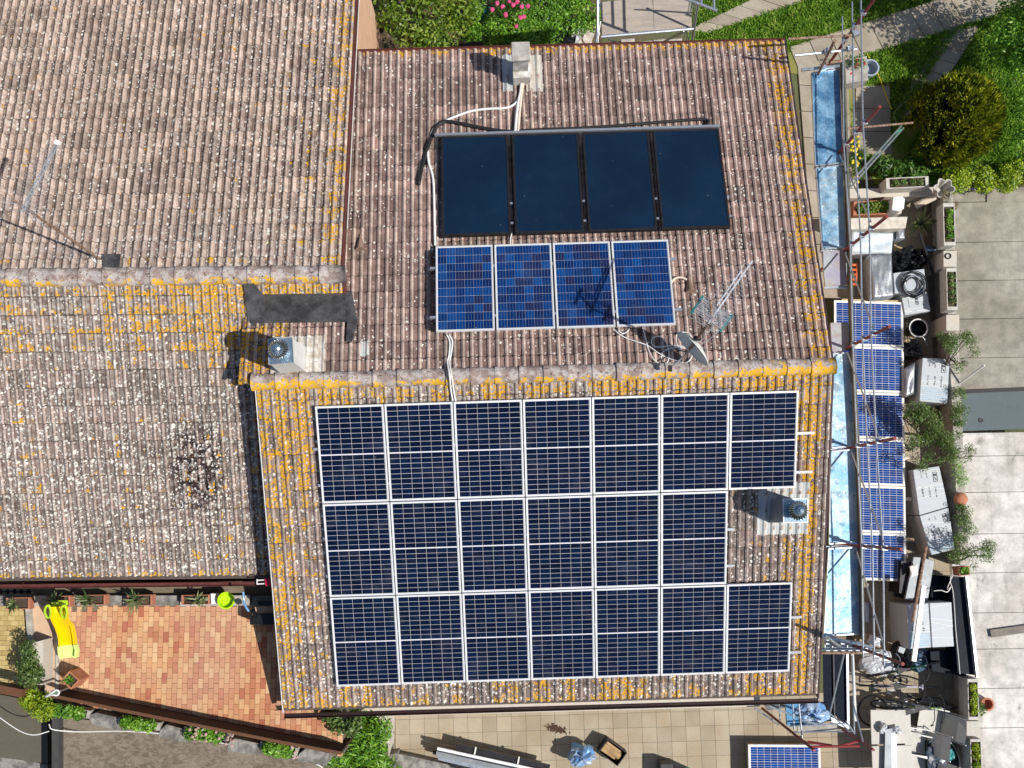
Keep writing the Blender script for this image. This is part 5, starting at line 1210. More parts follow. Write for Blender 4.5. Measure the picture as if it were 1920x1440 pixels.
t = thing('white_box', 'white box with a coil of dark cable on it', 'box', W(1708, 530, 0)); P = [(1675, 512), (1733, 504), (1737, 550), (1678, 550)]
MB().q(P, .75, 0).build('body', m_box, t, bevel=.01)
cc_ = W(1712, 535, .80); ccl = thing('cable_coil', 'coil of thin black and silver cable lying on the white box', 'cable coil', cc_-Vector((0, 0, .04)))
for k in range(13):
    r_ = rnd.uniform(.18, .31); o_ = Vector((rnd.uniform(-.03, .03), rnd.uniform(-.03, .03), k*.006)); mm = (m_black, m_galv, m_bag)[k % 3]
    MB().tube([cc_+o_+Vector((math.cos(a*.35)*r_, math.sin(a*.35)*r_, .01*math.sin(a+k))) for a in range(18)], .011, 5, closed=True).build('loop', mm, ccl)
carton('white carton with boxed logo just south of the cable coil', [(1690, 552), (1738, 548), (1745, 583), (1697, 591)], .6, 0, lambda w, l: [('logo', w*.5, l*.15, w*.09, l*.4), ('t', w*.2, l*.3, .02, l*.3), ('t', w*.75, l*.5, .03, l*.1)], strap=False)
t = pot('bucket', 'open black bucket with white rim south of the white cartons', 'bucket', 1722, 615, 0, .14, .20, .42, m_black, soil=False)
MB().tube([W(1722, 615, .44)+Vector((math.cos(a*.3)*.21, math.sin(a*.3)*.21, 0)) for a in range(21)], .015, 6, closed=True).build('rim', m_whitep, t)
tag(MB().tube(curve([W(1700, 605, .1), W(1706, 625, .2), W(1730, 632, .25), W(1738, 648, .1)], 4), .012, 5).build('hose', m_whitep), 'short white hose end curled at the bucket', 'hose')
pot('flower_pot', 'empty orange clay pot beside the tall carton stack', 'pot', 1716, 664, 0, .1, .14, .26, m_terra)
drape('grey_cover', 'grey-blue cover standing against the tall carton stack', [(1699, 690), (1716, 680), (1714, 738), (1698, 745)], .7, 0, m_silver, .02, 6, 8, 'cover')
t = tag(MB().tube([W(1792, 724, .6), W(1846, 685, 1.5)], .022, 8).build('white_pole', m_whitep), 'thin white pole slanting over the driveway from the tall carton stack', 'pole')
# olive trees
def olive(lab, base, cl, n, seed, size=.05, limbs=()):
    return plant('olive_tree', lab, 'olive tree', W(*base, 0), cl, n, size, G_OL, 'small olive trees along the yard', up=.4, out=.2, seed=seed, aspect=.32, shell=.5,
        trunk=[([W(*base, 0), W(base[0]+(cl[0][0]-W(*base, 0)).x*4, base[1], .6), cl[0][0]], .035)]+[([cl[0][0]-Vector((0, 0, .5)), c[0]], .014) for c in cl[1:10]])
olive('olive tree beside the tall carton stack at the white pole', (1778, 668), clumps([(1760, 622), (1800, 618), (1838, 640), (1815, 690), (1790, 708), (1778, 680)], 1.5, 18, .15, 31, .15, .35), 2600, 31)
olive('dense olive bush right against the yard panels', (1725, 815), clumps([(1703, 768), (1735, 762), (1762, 790), (1750, 835), (1712, 842)], 1.3, 18, .19, 32, .2, .25), 4200, 32, .06)
olive('wide olive bush leaning over the driveway wall', (1775, 845), clumps([(1745, 812), (1790, 800), (1826, 832), (1815, 870), (1760, 872), (1725, 880)], 1.25, 20, .16, 33, .15, .25), 3300, 33)
olive('sparse silvery olive tree over the lower long carton', (1800, 1052), clumps([(1775, 1015), (1815, 1000), (1862, 1025), (1855, 1060), (1815, 1072), (1770, 1050)], 1.5, 16, .16, 34, .12, .3), 2300, 34)
# steel boards, beams
m_zp = pm('dull_zinc_board', (.24, .26, .28), .5, .4, var=.18, sc=6)
for lab, q, z in (('dull zinc board lying widest, right of the yard panels', [(1733, 1046), (1752, 1052), (1739, 1131), (1722, 1127)], .85), ('narrow zinc board left of the rusty pole', [(1713, 1044), (1727, 1045), (1713, 1127), (1697, 1124)], .80), ('dark zinc board tucked below the last yard panel', [(1686, 1091), (1698, 1092), (1694, 1122), (1676, 1118)], .5)):
    tag(MB().q(q, z, z-.08).build('zinc_board', m_zp if 'dark' not in lab else m_cfr, bevel=.01), lab, 'board', 'zinc boards')
    c = W(sum(a for a, b in q)/4, sum(b for a, b in q)/4, 0)
tag(MB().q([(1690, 1052), (1742, 1056), (1732, 1118), (1686, 1112)], .7, 0).build('trestle', m_cfr), 'dark trestle that carries the zinc boards', 'trestle')
tag(MB().tube([W(1737, 1024, 1.5), W(1711, 1165, 1.25)], .032, 8).build('rusty_pole', m_rust), 'rusty pole lying over the zinc boards and the carton', 'pole')
tag(MB().bar(W(1732, 1098, 1.3), W(1713, 1240, 1.3), .10, .06).build('white_beam', m_aluw, bevel=.006), 'long white metal beam lying across the printed carton', 'beam')
drape('glove_rag', 'crumpled white rag on the narrow zinc board', [(1706, 1062), (1720, 1058), (1722, 1078), (1708, 1082)], .9, .87, m_whitep, .03, 8, 6, 'rag')
# navy canopy
cn = thing('canopy', 'navy metal canopy with silver edge between yard and driveway', 'canopy', W(1800, 1170, 0))
MB().q([(1783, 1082), (1810, 1082), (1829, 1266), (1796, 1262)], .9, .3).build('panel', m_navy, cn); MB().q([(1744, 1222), (1806, 1217), (1812, 1268), (1748, 1258)], .55, .2).build('panel', m_navy, cn)
MB().q([(1750, 1078), (1790, 1080), (1791, 1130), (1744, 1128)], .5, .1).build('panel', m_navy, cn); MB().bar(W(1811, 1080, 1.0), W(1832, 1270, 1.0), .05, .08).build('edge', m_galv, cn)  # first panel is a dark sheet added to fill the black gap
tag(MB().tube(curve([W(1783, 1078, 1.1), W(1782, 1092, 1.05), W(1786, 1104, 1.05), W(1789, 1130, 1.1), W(1792, 1180, 1.2), W(1797, 1230, 1.2), W(1800, 1264, 1.2)], 5), .008, 5).build('rope', m_whitep), 'white rope running down along the plain carton', 'rope')
tag(MB().tube(curve([W(1751, 1108, 1.), W(1765, 1107, 1.05), W(1776, 1110, 1.05), W(1783, 1100, 1.05), W(1776, 1104, 1.0), W(1786, 1080, 1.1)], 5), .010, 5).build('rope', m_whitep), 'knotted white rope end over the dark gap east of the zinc boards', 'rope')
# bags by the bicycles
drape('blue_tarp', 'crumpled dark blue tarpaulin between cartons and bicycles', [(1703, 1222), (1738, 1217), (1762, 1240), (1722, 1262)], .35, .02, pm('dark_blue_tarp', (.05, .10, .17), .4, var=.3), .06, 11)
tag(MB().blob(W(1646, 1243, .45), (.42, .28, .22), 6, .12, 26, 16).build('plastic_sack', m_clearw), 'big translucent grey plastic sack under the scaffold end', 'sack')
t = thing('rucksack', 'black bag with straps beside the translucent sack', 'bag', W(1690, 1240, 0)); MB().blob(W(1690, 1232, .5), (.24, .33, .25), 5, .2, 20, 12).build('body', m_bag, t)
MB().q([(1687, 1212), (1698, 1216), (1694, 1226), (1684, 1222)], .8, .7).build('buckle', m_zp, t); MB().tube(curve([W(1680, 1225, .78), W(1688, 1236, .8), (W(1684, 1250, .76)), W(1676, 1262, .6)], 4), .012, 5).build('strap', m_galv, t)
for lab, q in (('brown cardboard sheet under the south end of the rails', [(1613, 1180), (1626, 1188), (1624, 1212), (1612, 1210)]), ('folded brown cardboard left of the printed carton', [(1632, 1192), (1680, 1210), (1672, 1224), (1630, 1216)])):
    tag(MB().q(q, .3, .25).build('cardboard', pm('cardboard', (.42, .31, .18), .85)), lab, 'cardboard', 'cardboard')
drape('clear_film', 'clear film heap on the yard floor below the last yard panel', [(1614, 1128), (1630, 1130), (1630, 1168), (1615, 1166)], .15, .0, m_clearw, .05, 13, 8, 'plastic film')
drape('clear_film', 'film over the brown cardboard near the silver tubes', [(1634, 1190), (1656, 1196), (1650, 1214), (1628, 1206)], .42, .3, m_clearw, .04, 14, 8, 'plastic film')

# ------------------------------------------------------------------ bicycles
def bicycle(lab, rear, front, m, lean=.12, seed=0, group='bicycles standing side by side'):
    r = .335; a, b = W(*rear, r), W(*front, r); d = (b-a); d.z = 0; L = d.length; d.normalize(); s = Vector((-d.y, d.x, 0)); up = (Vector((0, 0, 1))+s*lean).normalized()
    a.z = b.z = 0; t = thing('bicycle', lab, 'bicycle', (a+b)/2, group); q = lambda x, z, y=0: a+d*x+up*z+s*y
    wb = L
    for x, nm in ((0, 'wheel'), (wb, 'wheel')):
        w = MB().tube([q(x+math.cos(k*.2618)*r, r+math.sin(k*.2618)*r) for k in range(24)], .023, 6, closed=True).build('wheel', m_bag, t)
        MB().tube([q(x+math.cos(k*.2618)*(r-.03), r+math.sin(k*.2618)*(r-.03)) for k in range(24)], .008, 5, closed=True).build('rim', m_galv, w)
        sp = MB()
        for k in range(14):
            an = k*6.283/14; sp.tube([q(x, r), q(x+math.cos(an)*(r-.03), r+math.sin(an)*(r-.03))], .0018, 3)
        sp.build('spokes', m_galv, w, kind='stuff'); MB().tube([q(x, r, -.05), q(x, r, .05)], .02, 8).build('hub', m_galv, w)
    fr = MB(); S, BB, HT, HB = q(wb*.34, .88), q(wb*.42, .29), q(wb*.80, .86), q(wb*.83, .72)
    for u, v, k in ((S, BB, .016), (BB, HB, .019), (q(wb*.35, .80), HT, .016), (HT, HB, .02), (BB, q(0, r, .05), .01), (BB, q(0, r, -.05), .01), (q(wb*.35, .82), q(0, r, .05), .008), (q(wb*.35, .82), q(0, r, -.05), .008), (HB, q(wb, r, .05), .013), (HB, q(wb, r, -.05), .013)): fr.tube([u, v], k*1.25, 6)
    fr.build('frame', m, t)
    MB().tube([q(wb*.34, .80), q(wb*.325, .96)], .012, 6).build('seat_post', m_galv, t)
    sd_ = MB().add([q(wb*.325-.13, .98, -.075), q(wb*.325-.13, .98, .075), q(wb*.325+.02, .98, .035), q(wb*.325+.15, .975, .012), q(wb*.325+.15, .975, -.012), q(wb*.325+.02, .98, -.035)]+[q(wb*.325-.12, .94, -.06), q(wb*.325-.12, .94, .06), q(wb*.325+.02, .95, .02), q(wb*.325+.14, .95, .008), q(wb*.325+.14, .95, -.008), q(wb*.325+.02, .95, -.02)], [(5, 4, 3, 2, 1, 0), (6, 7, 8, 9, 10, 11)]+[(i, (i+1) % 6, (i+1) % 6+6, i+6) for i in range(6)])
    sd_.build('saddle', m_black, t)
    MB().tube([HT, q(wb*.79, .98)], .013, 6).build('stem', m_galv, t)
    hb = curve([q(wb*.75, 1.02, -.26), q(wb*.80, 1.02, -.18), q(wb*.82, .99, -.05), q(wb*.82, .99, .05), q(wb*.80, 1.02, .18), q(wb*.75, 1.02, .26)], 4)
    h_ = MB().tube(hb, .010, 6).build('handlebar', m_black, t)
    for sg in (-1, 1): MB().tube([q(wb*.70, 1.02, sg*.31), q(wb*.76, 1.03, sg*.28)], .019, 8).build('grip', m_black, h_)
    MB().lathe(BB+s*.04, [(.09, 0), (.09, .006)], 16, s).build('chainring', m_galv, t)
    for sg in (-1, 1): MB().bar(BB+s*sg*.08, BB+s*sg*.09+d*.15*sg-up*.06*sg, .02, .012).build('crank', m_galv, t); MB().box(BB+s*sg*.14+d*.15*sg-up*.06*sg, (.09, .09, .02), d).build('pedal', m_black, t)
    return t
bicycle('dark bicycle nearest the translucent sack, handlebar under the blue tarpaulin', (1650, 1268), (1738, 1250), pm('dark_green_frame', (.02, .08, .05), .3), .16)
bicycle('white and purple bicycle, second from the sack', (1640, 1290), (1730, 1292), pm('lilac_frame', (.55, .50, .62), .25), .14)
bicycle('silver-grey bicycle with its rear wheel above the white table', (1662, 1318), (1745, 1314), pm('grey_frame', (.22, .24, .28), .25), -.1)
bicycle('blue and yellow bicycle directly behind the white table', (1680, 1328), (1765, 1328), pm('bright_blue_frame', (.05, .25, .60), .25, c2=(.4, .5, .05)), .1)
tag(MB().tube([W(1637, 1333, .32)+Vector((math.cos(k*.2618)*.33, math.sin(k*.2618)*.33, 0)) for k in range(24)], .024, 6, closed=True).build('spare_tyre', m_bag), 'spare black tyre ring left of the white table', 'tyre')
# table, chairs
tb_ = thing('table', 'white rectangular table at the bottom edge with a metal channel on it', 'table', W(1670, 1390, 0)); m_tb = pm('off_white_table', (.47, .45, .41), .45, var=.08)
MB().q([(1632, 1331), (1707, 1331), (1709, 1394), (1634, 1396)], .75, .71).build('table_top', m_tb, tb_, bevel=.01); MB().q([(1634, 1399), (1709, 1397), (1712, 1470), (1637, 1470)], .75, .71).build('table_top', m_tb, tb_, bevel=.01)
for x, y in ((1638, 1340), (1700, 1340), (1642, 1460), (1704, 1460)): MB().tube([W(x, y, .71), W(x, y, .71)*1-Vector((0, 0, .71))], .022, 8).build('leg', m_galv, tb_)
t = thing('metal_channel', 'galvanised channel wrapped in film lying lengthwise on the white table', 'channel', W(1668, 1400, .75))
MB().q([(1660, 1368), (1672, 1366), (1671, 1470), (1658, 1470)], .87, .76).build('web', m_zp, t); MB().q([(1672, 1368), (1681, 1378), (1680, 1470), (1672, 1470)], .84, .76).build('flange', m_aluw, t)
MB().blob(W(1656, 1364, .85), (.08, .10, .07), 4, .4, 12, 8).build('film_end', m_clearw, t); MB().blob(W(1680, 1370, .86), (.11, .08, .06), 9, .4, 12, 8).build('film_end', m_clearw, t)
m_ch = pm('white_sling_fabric', (.48, .47, .43), .6, var=.1)
def lounge(lab, x, y, ang, s=1.0):
    c = W(x, y, .4); ca, sa = math.cos(ang), math.sin(ang); f = lambda a, b, z: Vector((c.x+(a*ca-b*sa)*s, c.y+(a*sa+b*ca)*s, z))
    t = thing('garden_chair', lab, 'chair', Vector((c.x, c.y, 0)), 'white garden chairs behind the table')
    g = lambda pr, m, nm: MB().add([f(a, b, z) for a, z in pr for b in (-.24, .24)]+[f(a, b, z-.015) for a, z in pr for b in (-.24, .24)], [(2*i, 2*i+1, 2*i+3, 2*i+2) for i in range(len(pr)-1)]+[(2*len(pr)+2*i, 2*len(pr)+2*i+2, 2*len(pr)+2*i+3, 2*len(pr)+2*i+1) for i in range(len(pr)-1)]).build(nm, m, t)
    g([(-.24, .46), (-.1, .42), (.05, .41), (.24, .40)], m_ch, 'seat'); g([(.25, .41), (.32, .60), (.42, .82), (.55, .98)], m_ch, 'backrest')
    for b in (-.26, .26):
        MB().tube(curve([f(-.28, b, .0), f(-.22, b, .45), f(.25, b, .40), f(.57, b, 1.0)], 4), .013, 6).build('side_frame', m_whitep, t); MB().tube([f(.25, b, .4), f(.32, b, 0)], .013, 6).build('leg', m_whitep, t); MB().tube([f(-.25, b*1.1, .62), f(.3, b*1.1, .62)], .016, 6).build('armrest', m_whitep, t)
    return t
lounge('white garden chair with curved back behind the blue bicycle', 1742, 1352, R(-12), 1.1)
lounge('white garden chair partly under the white table, middle one', 1716, 1388, R(-8)); lounge('white garden chair at the bottom edge right of the table', 1718, 1440, R(-14))
t = thing('wheelbarrow', 'dark round-fronted wheelbarrow filled with black sheeting in the lower right', 'wheelbarrow', W(1765, 1415, 0))
MB().q([(1738, 1392), (1760, 1384), (1785, 1392), (1798, 1420), (1800, 1470), (1742, 1470)], .55, .2).build('tray', m_black, t, bevel=.02); MB().tube(curve([W(1742, 1392, .6), W(1762, 1386, .62), (W(1784, 1394, .62)), W(1799, 1424, .6), W(1801, 1460, .6)], 4), .012, 6).build('rim', m_galv, t); MB().blob(W(1755, 1425, .6), (.2, .32, .06), 7, .3, 16, 10).build('sheeting', pm('blue_black_film', (.06, .08, .11), .3), t)
tag(MB().blob(W(1783, 1416, .65), (.07, .1, .04), 3, .4, 10, 8).build('glove', pm('teal_film', (.05, .28, .28), .4)), 'teal glove on the dark wheelbarrow', 'glove')
# glazed dark lean-to under the scaffold end
lt = thing('glazed_porch', 'dark glazed porch roof with white frame at the south east corner of the house', 'porch roof', W(1570, 1290, 2.2))
zq = 2.4
for a, b in ((1543, 1562), (1563, 1586)):
    MB().q([(a, 1222), (b, 1222), (b+2, 1352+(b-1560)*.3), (a+2, 1340)], zq, zq-.03).build('pane', m_navy, lt)
MB().bar(W(1562.5, 1222, zq+.02), W(1564.5, 1346, zq+.02), .03, .04).build('glazing_bar', m_cfr, lt); MB().bar(W(1588, 1222, zq+.03), W(1590, 1362, zq+.03), .045, .06).build('frame_edge', m_galv, lt); MB().bar(W(1598, 1222, zq), W(1604, 1352, zq-.1), .05, .05).build('frame_edge', m_whitetrim, lt); MB().bar(W(1546, 1343, zq+.02), W(1592, 1364, zq+.02), .08, .05).build('frame_edge', m_galv, lt)

ZT_ = 4.8
# ------------------------------------------------------------------ south side: ledge, pillar, bits on the paving
tag(MB().q([(645, 1320), (1425, 1292), (1425, 1325), (645, 1345)], 2.3, -.1).build('balcony_ledge', m_concw, bevel=.01), 'long pale concrete ledge running under the southern eave', 'ledge')
tag(MB().q([(704, 1342), (731, 1342), (727, 1470), (700, 1470)], 1.1, -.1).build('garden_wall', m_concw, bevel=.02), 'whitewashed wall between the green shrub and the beige paving', 'wall')
tag(MB().q([(724, 1416), (745, 1413), (742, 1426), (727, 1428)], .9, .3).build('loose_stone', m_concd), 'small grey stone cap at the south end of the whitewashed wall', 'stone')
pl_ = clumps([(650, 1345), (700, 1345), (728, 1400), (728, 1460), (620, 1460), (612, 1415), (655, 1400)], 3.2, 26, .28, 41, .3, .5)
plant('oleander_shrub', 'fresh green shrub with long leaves at the bottom, left of the paving', 'shrub', W(680, 1420, 0), pl_, 6500, .14, G_BR, up=.5, seed=41, aspect=.2)
plant('climbing_plant', 'grey-green climber hanging over the terrace edge by the eave corner', 'climber', W(635, 1355, ZT_-.5), clumps([(615, 1338), (665, 1340), (670, 1365), (618, 1375)], 4.9, 10, .17, 42, .14, .2), 1300, .075, G_OL, seed=42, aspect=.6)
m_dl = pm('dry_leaf_litter', (.07, .04, .025), .9); P_ = []
for k in range(150):
    x, y = rnd.gauss(1043, 7), rnd.gauss(1366, 4); c = W(x+(y-1366)*1.2, y, .02); a = rnd.uniform(0, 6.28); u_ = Vector((math.cos(a), math.sin(a), rnd.uniform(-.3, .3)))*.035; v_ = Vector((-math.sin(a), math.cos(a), .1))*.012
    P_.append([tuple(c-u_), tuple(c+v_), tuple(c+u_), tuple(c-v_)])
o = np_quads('leaf_litter', np.array(P_), m_dl, None, 'stuff'); o['label'] = 'small heap of dry brown leaves on the beige paving'
tag(MB().blob(W(1090, 1416, .4), (.30, .22, .28), 22, .3, 18, 12).build('bag', m_clear), 'shiny blue and white plastic sack standing on the beige paving', 'sack')
kc = thing('crate', 'open black crate with split firewood on the beige paving', 'crate', W(1148, 1412, 0)); cq = [(1140, 1386), (1176, 1412), (1158, 1437), (1122, 1410)]; P = [W(x, y, .45) for x, y in cq]; c = sum(P, Vector())/4
for i in range(4):
    j = (i+1) % 4; MB().prism([P[i], P[j], P[j].lerp(c, .07), P[i].lerp(c, .07)], 0).build('side', m_black, kc)
MB().prism([p.lerp(c, .08) for p in P], 0, .1).build('bottom', m_bag, kc)
for k in range(7): 
    f = (k+.5)/7; a = P[0].lerp(P[3], .1+.8*f).lerp(c, .12); b = P[1].lerp(P[2], .1+.8*f).lerp(c, .25); tag(MB().bar(Vector((a.x, a.y, .30+rnd.uniform(0, .1))), Vector((b.x, b.y, .28+rnd.uniform(0, .14))), .045, .04).build('firewood', pm('split_firewood', (.40, .26, .13), .85, var=.3)), 'split log in the black crate, %s from its west side' % ordn(k), 'firewood', 'logs in the black crate')
bn = thing('bin', 'dark bin with mint green lid at the bottom edge', 'bin', W(1275, 1445, 0)); MB().q([(1238, 1432), (1262, 1432), (1262, 1470), (1238, 1470)], .5, 0).build('body', pm('dark_grey_bin', (.05, .05, .055), .6), bn, bevel=.02); MB().lathe(W(1288, 1450, .0), [(.14, 0), (.17, .6), (.18, .62), (.15, .64)], 20).build('lid', pm('mint_plastic', (.10, .45, .32), .4), bn)
pk = thing('profile_stack', 'stack of long grey and silver metal profiles lying at the bottom edge', 'metal profiles', W(930, 1430, 0))
for k, (x0, y0, x1, y1, z, w, m) in enumerate(((856, 1400, 1030, 1441, .45, .16, m_cfr), (820, 1403, 1046, 1452, .55, .06, m_aluw), (822, 1407, 1046, 1457, .53, .03, m_black), (818, 1412, 1040, 1462, .5, .10, m_zp), (822, 1420, 1040, 1470, .42, .10, m_galv), (845, 1432, 1045, 1478, .36, .12, m_cfr), (812, 1410, 1000, 1462, .3, .08, m_black))):
    MB().bar(W(x0, y0, z), W(x1, y1, z), w, .09).build('profile', m, pk)
for x, y in ((891, 1408), (972, 1426)): MB().box(W(x, y, .52), (.03, .17, .04), (1, -.2, 0)).build('strap', m_whitep, pk)
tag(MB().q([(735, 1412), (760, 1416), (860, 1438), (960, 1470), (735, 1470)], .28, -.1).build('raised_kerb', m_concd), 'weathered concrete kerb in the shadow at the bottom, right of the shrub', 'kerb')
# driveway bits
tag(MB().bar(W(1857, 1188, .05), W(1945, 1176, .05), .17, .05).build('plank', pm('grey_timber', (.20, .18, .155), .85, var=.2), bevel=.004), 'grey wooden plank lying on the pale driveway', 'plank')
tag(MB().lathe(W(1839, 788, .035), [(.055, 0), (.055, .012), (.035, .012), (.03, .002)], 16).build('drain', m_cfr), 'round drain in the grey-green felt strip', 'drain')

# ------------------------------------------------------------------ terrace (lower left)
ZT_ = 4.8
ter = MB().q([(60, 1100), (640, 1085), (640, 1420), (560, 1410), (105, 1316), (60, 1240)], ZT_-.02, -.1).build('terrace', m_grout, kind=H)
m_brick, g = newmat('terracotta_paver', .8, 0, .2); p = g.pos(); r = islandrand(g)
c = g.ramp(r, [(0, (.38, .12, .07)), (.2, (.45, .19, .10)), (.5, (.53, .27, .14)), (.78, (.57, .33, .17)), (1, (.62, .41, .23))])
c = g.mix(g.mul(g.ss(g.noise(p, .9, 4), .4, .65), .35), c, (.52, .33, .24)); g.color(g.vary(g.vary(c, g.noise(p, 30, 3, .7), .78, 1.2), g.noise(p, 2.5, 3), .82, 1.15))
bx, by = .096, .186; o0 = W(130, 1330, ZT_); cand = []; zone = [(108, 1138), (535, 1128), (600, 1362), (610, 1400), (560, 1398), (112, 1300)]
for i in range(-5, 58):
    for j in range(-12, 16):
        c_ = o0+Vector((1, 0, 0))*(i*bx)+Vector((0, 1, 0))*(j*by+(i % 2)*by*.5+rnd.choice((0, 0, .05))*0); x, y = pix(c_)
        if inpoly(x, y, [(104, 1140), (560, 1124), (640, 1340), (640, 1412), (100, 1306)]): cand.append(((0 if x < 560 else 1), abs(x-330)+abs(y-1230), c_))
cand.sort(key=lambda k: k[:2]); bm_ = MB().box((0, 0, -.02), (bx-.006, by-.006, .04)).mesh('brick'); bm_.materials.append(m_brick); off = wl(ter)
for a, b, c_ in cand[:300]: inst('brick', bm_, ter, Matrix.Translation(c_-off+Vector((0, 0, .004+rnd.uniform(-.002, .002)))) @ Matrix.Rotation(rnd.uniform(-.008, .008), 4, 'Z'))
rb = MB()
for a, b, c_ in cand[300:]: rb.box(c_+Vector((0, 0, -.016+rnd.uniform(-.002, .002))), (bx-.006, by-.006, .04))
rb.build('brick_field', m_brick, ter, kind='stuff'); print('BRICKS', len(cand))
m_peach = pm('peach_stone_band', (.55, .38, .26), .85, var=.1, sc=5)
for q in ([(57, 1132), (107, 1136), (107, 1142), (106, 1312), (84, 1300), (80, 1200), (58, 1205)],): MB().q(q, ZT_+.006, ZT_-.06).build('edging_stone', m_peach, ter)
MB().q([(104, 1180), (110, 1180), (110, 1296), (104, 1296)], ZT_+.05, ZT_-.05).build('kerb_strip', m_conc, ter)
# parapet along the south of the terrace: rust metal coping on a concrete wall with gaps
m_rp = pm('rust_brown_coping', (.14, .06, .028), .6, var=.3, sc=6, c2=(.10, .045, .025))
pr_ = thing('parapet', 'rust-brown parapet along the south edge of the brick terrace', 'parapet', W(360, 1370, 0))
pe = [(92, 1303), (230, 1332), (380, 1362), (530, 1392), (640, 1412)]
for a, b in zip(pe[:-1], pe[1:]):
    A, B = W(*a, ZT_+.6), W(*b, ZT_+.6); MB().bar(A, B, .055, .04).build('coping', m_rp, pr_); n_ = (B-A).cross(Vector((0, 0, 1))).normalized()
    MB().prism([A+Vector((0, .03, -.04)), B+Vector((0, .03, -.04)), B+Vector((0, -.02, -.04)), A+Vector((0, -.02, -.04))], 0).build('wall', pm('shade_brown_render', (.035, .017, .012), .85), pr_)  # wall brown is darkened to carry the deep shade on its north face
MB().bar(W(-60, 1277, ZT_+.7), W(48, 1298, ZT_+.7), .14, .3).build('coping', m_rp, pr_)
# flower boxes and stone blocks hanging outside the parapet
ob = [(95, 1322, 170, 1350, 'between the big bush and the first stone block', 1), (222, 1344, 302, 1374, 'second from the left', 0), (345, 1362, 430, 1396, 'overgrown with faded pink blossoms', 2), (488, 1390, 560, 1424, 'nearest the fresh green shrub', 3)]
zb = ZT_+.25
for x0, y0, x1, y1, l_, k in ob:
    s = (y1-y0)*.62; t = trough('flower box outside the rust parapet, '+l_, [(x0, y0), (x1, y0+s*.62), (x1-4, y0+s*.62+15), (x0-2, y0+15)], zb, zb-.35, m_conc, n=1500, leaf=.06, rad=.13, crown=.12, name='flower_box', group='flower boxes outside the parapet', cat='flower box')
    if k in (2, 3):
        for q_ in range(34 if k == 2 else 12):
            x = rnd.uniform(x0+(10 if k == 2 else 45), x1+8); MB().blob(W(x, y0+s*.62*(x-x0)/(x1-x0)+rnd.uniform(-8, 22), zb+rnd.uniform(.05, .25)), (.03, .03, .02), q_, .3, 6, 5).build('blossom', m_pinkf, t)
for i, q in enumerate(([(163, 1342), (180, 1336), (222, 1345), (222, 1370), (172, 1358)], [(300, 1368), (312, 1358), (350, 1368), (348, 1392), (296, 1382)], [(428, 1392), (440, 1384), (486, 1394), (486, 1418), (424, 1408)], [(560, 1414), (574, 1402), (616, 1412), (612, 1436), (556, 1428)])):
    tag(MB().q(q, zb-.03, 0.0).build('stone_block', m_concd, bevel=.015), 'weathered block of the outer parapet, %s from the left' % ordn(i), 'stone block', 'weathered blocks between the flower boxes')
# membrane roofs below
m_lr, g = newmat('grey_brown_membrane', .8, 0, .2); p = g.pos()
cr = g.noise(g.scale(p, (2.2, 4, 1)), 2.5, 6, .75, 1.2); c = g.mix(g.ss(cr, .4, .6), (.13, .105, .08), (.23, .19, .15)); c = g.mix(g.mul(g.ss(g.noise(p, .8, 4), .45, .6), .6), c, (.27, .22, .17)); c = g.mix(g.ss(g.math('ABSOLUTE', g.sub(g.noise(g.scale(p, (1.6, 5, 1)), 3, 4, .7, 2), .5)), 0, .012, .6, 0), c, (.05, .045, .04))
g.color(g.vary(c, g.noise(p, 30, 3), .8, 1.2)); g.bump(cr, .5, .02)
zr = 3.7
MB().q([(106, 1345), (190, 1352), (700, 1450), (700, 1530), (106, 1530)], zr, -.1).build('flat_roof', m_lr, kind=H)
m_lr2 = pm('brown_membrane', (.115, .10, .075), .75, var=.15, sc=2, c2=(.095, .085, .065), bump=.2)
MB().q([(-60, 1290), (88, 1320), (90, 1432), (-60, 1412)], zr-.5, -.1).build('flat_roof', m_lr2, kind=H)
MB().q([(-60, 1405), (90, 1434), (90, 1520), (-60, 1520)], zr-.6, -.1).build('lower_ground', m_concd, kind=H)
tag(MB().q([(97, 1345), (109, 1345), (109, 1520), (97, 1520)], zr+.25, 0).build('party_wall', pm('dark_grey_wall', (.055, .055, .055), .8)), 'dark narrow wall between the two membrane roofs', 'wall')
for lab, pts in (('pale cable drooping over the brown membrane roof at the left edge', [(-20, 1330), (10, 1353), (40, 1372), (65, 1378), (92, 1371)]), ('pale cable lying across the grey membrane roof', [(92, 1358), (100, 1368), (150, 1372), (240, 1371), (330, 1379), (430, 1396), (500, 1408), (560, 1420), (600, 1436), (620, 1455)])):
    tag(MB().tube(curve([W(x, y, zr+.30 if x < 130 else zr+.02) for x, y in pts], 5), .011, 5).build('cable', m_whitep), lab, 'cable')
# far left: yellow paving, hedge, bush, lamp
m_yp, g = newmat('yellow_paver', .8, 0, .2); p = g.pos(); g.color(g.vary(g.mix(islandrand(g), (.40, .29, .11), (.52, .40, .18)), g.noise(p, 14, 4), .75, 1.2))
yp = MB().q([(-60, 1135), (58, 1135), (60, 1300), (-60, 1290)], ZT_-.03, 0).build('yellow_pavement', m_grout, kind=H)
ym_ = MB().box((0, 0, -.02), (.130, .085, .04)).mesh('paver'); ym_.materials.append(m_yp); off = wl(yp)
for i in range(-6, 10):
    for j in range(-2, 20):
        c_ = W(0, 1290, ZT_)+Vector((i*.136+(j % 2)*.068, j*.09, 0)); x, y = pix(c_)
        if -8 < x < 52 and 1136 < y < 1290: inst('paver', ym_, yp, Matrix.Translation(c_-off+Vector((0, 0, rnd.uniform(-.01, 0)))) @ Matrix.Rotation(rnd.uniform(-.01, .01), 4, 'Z'))
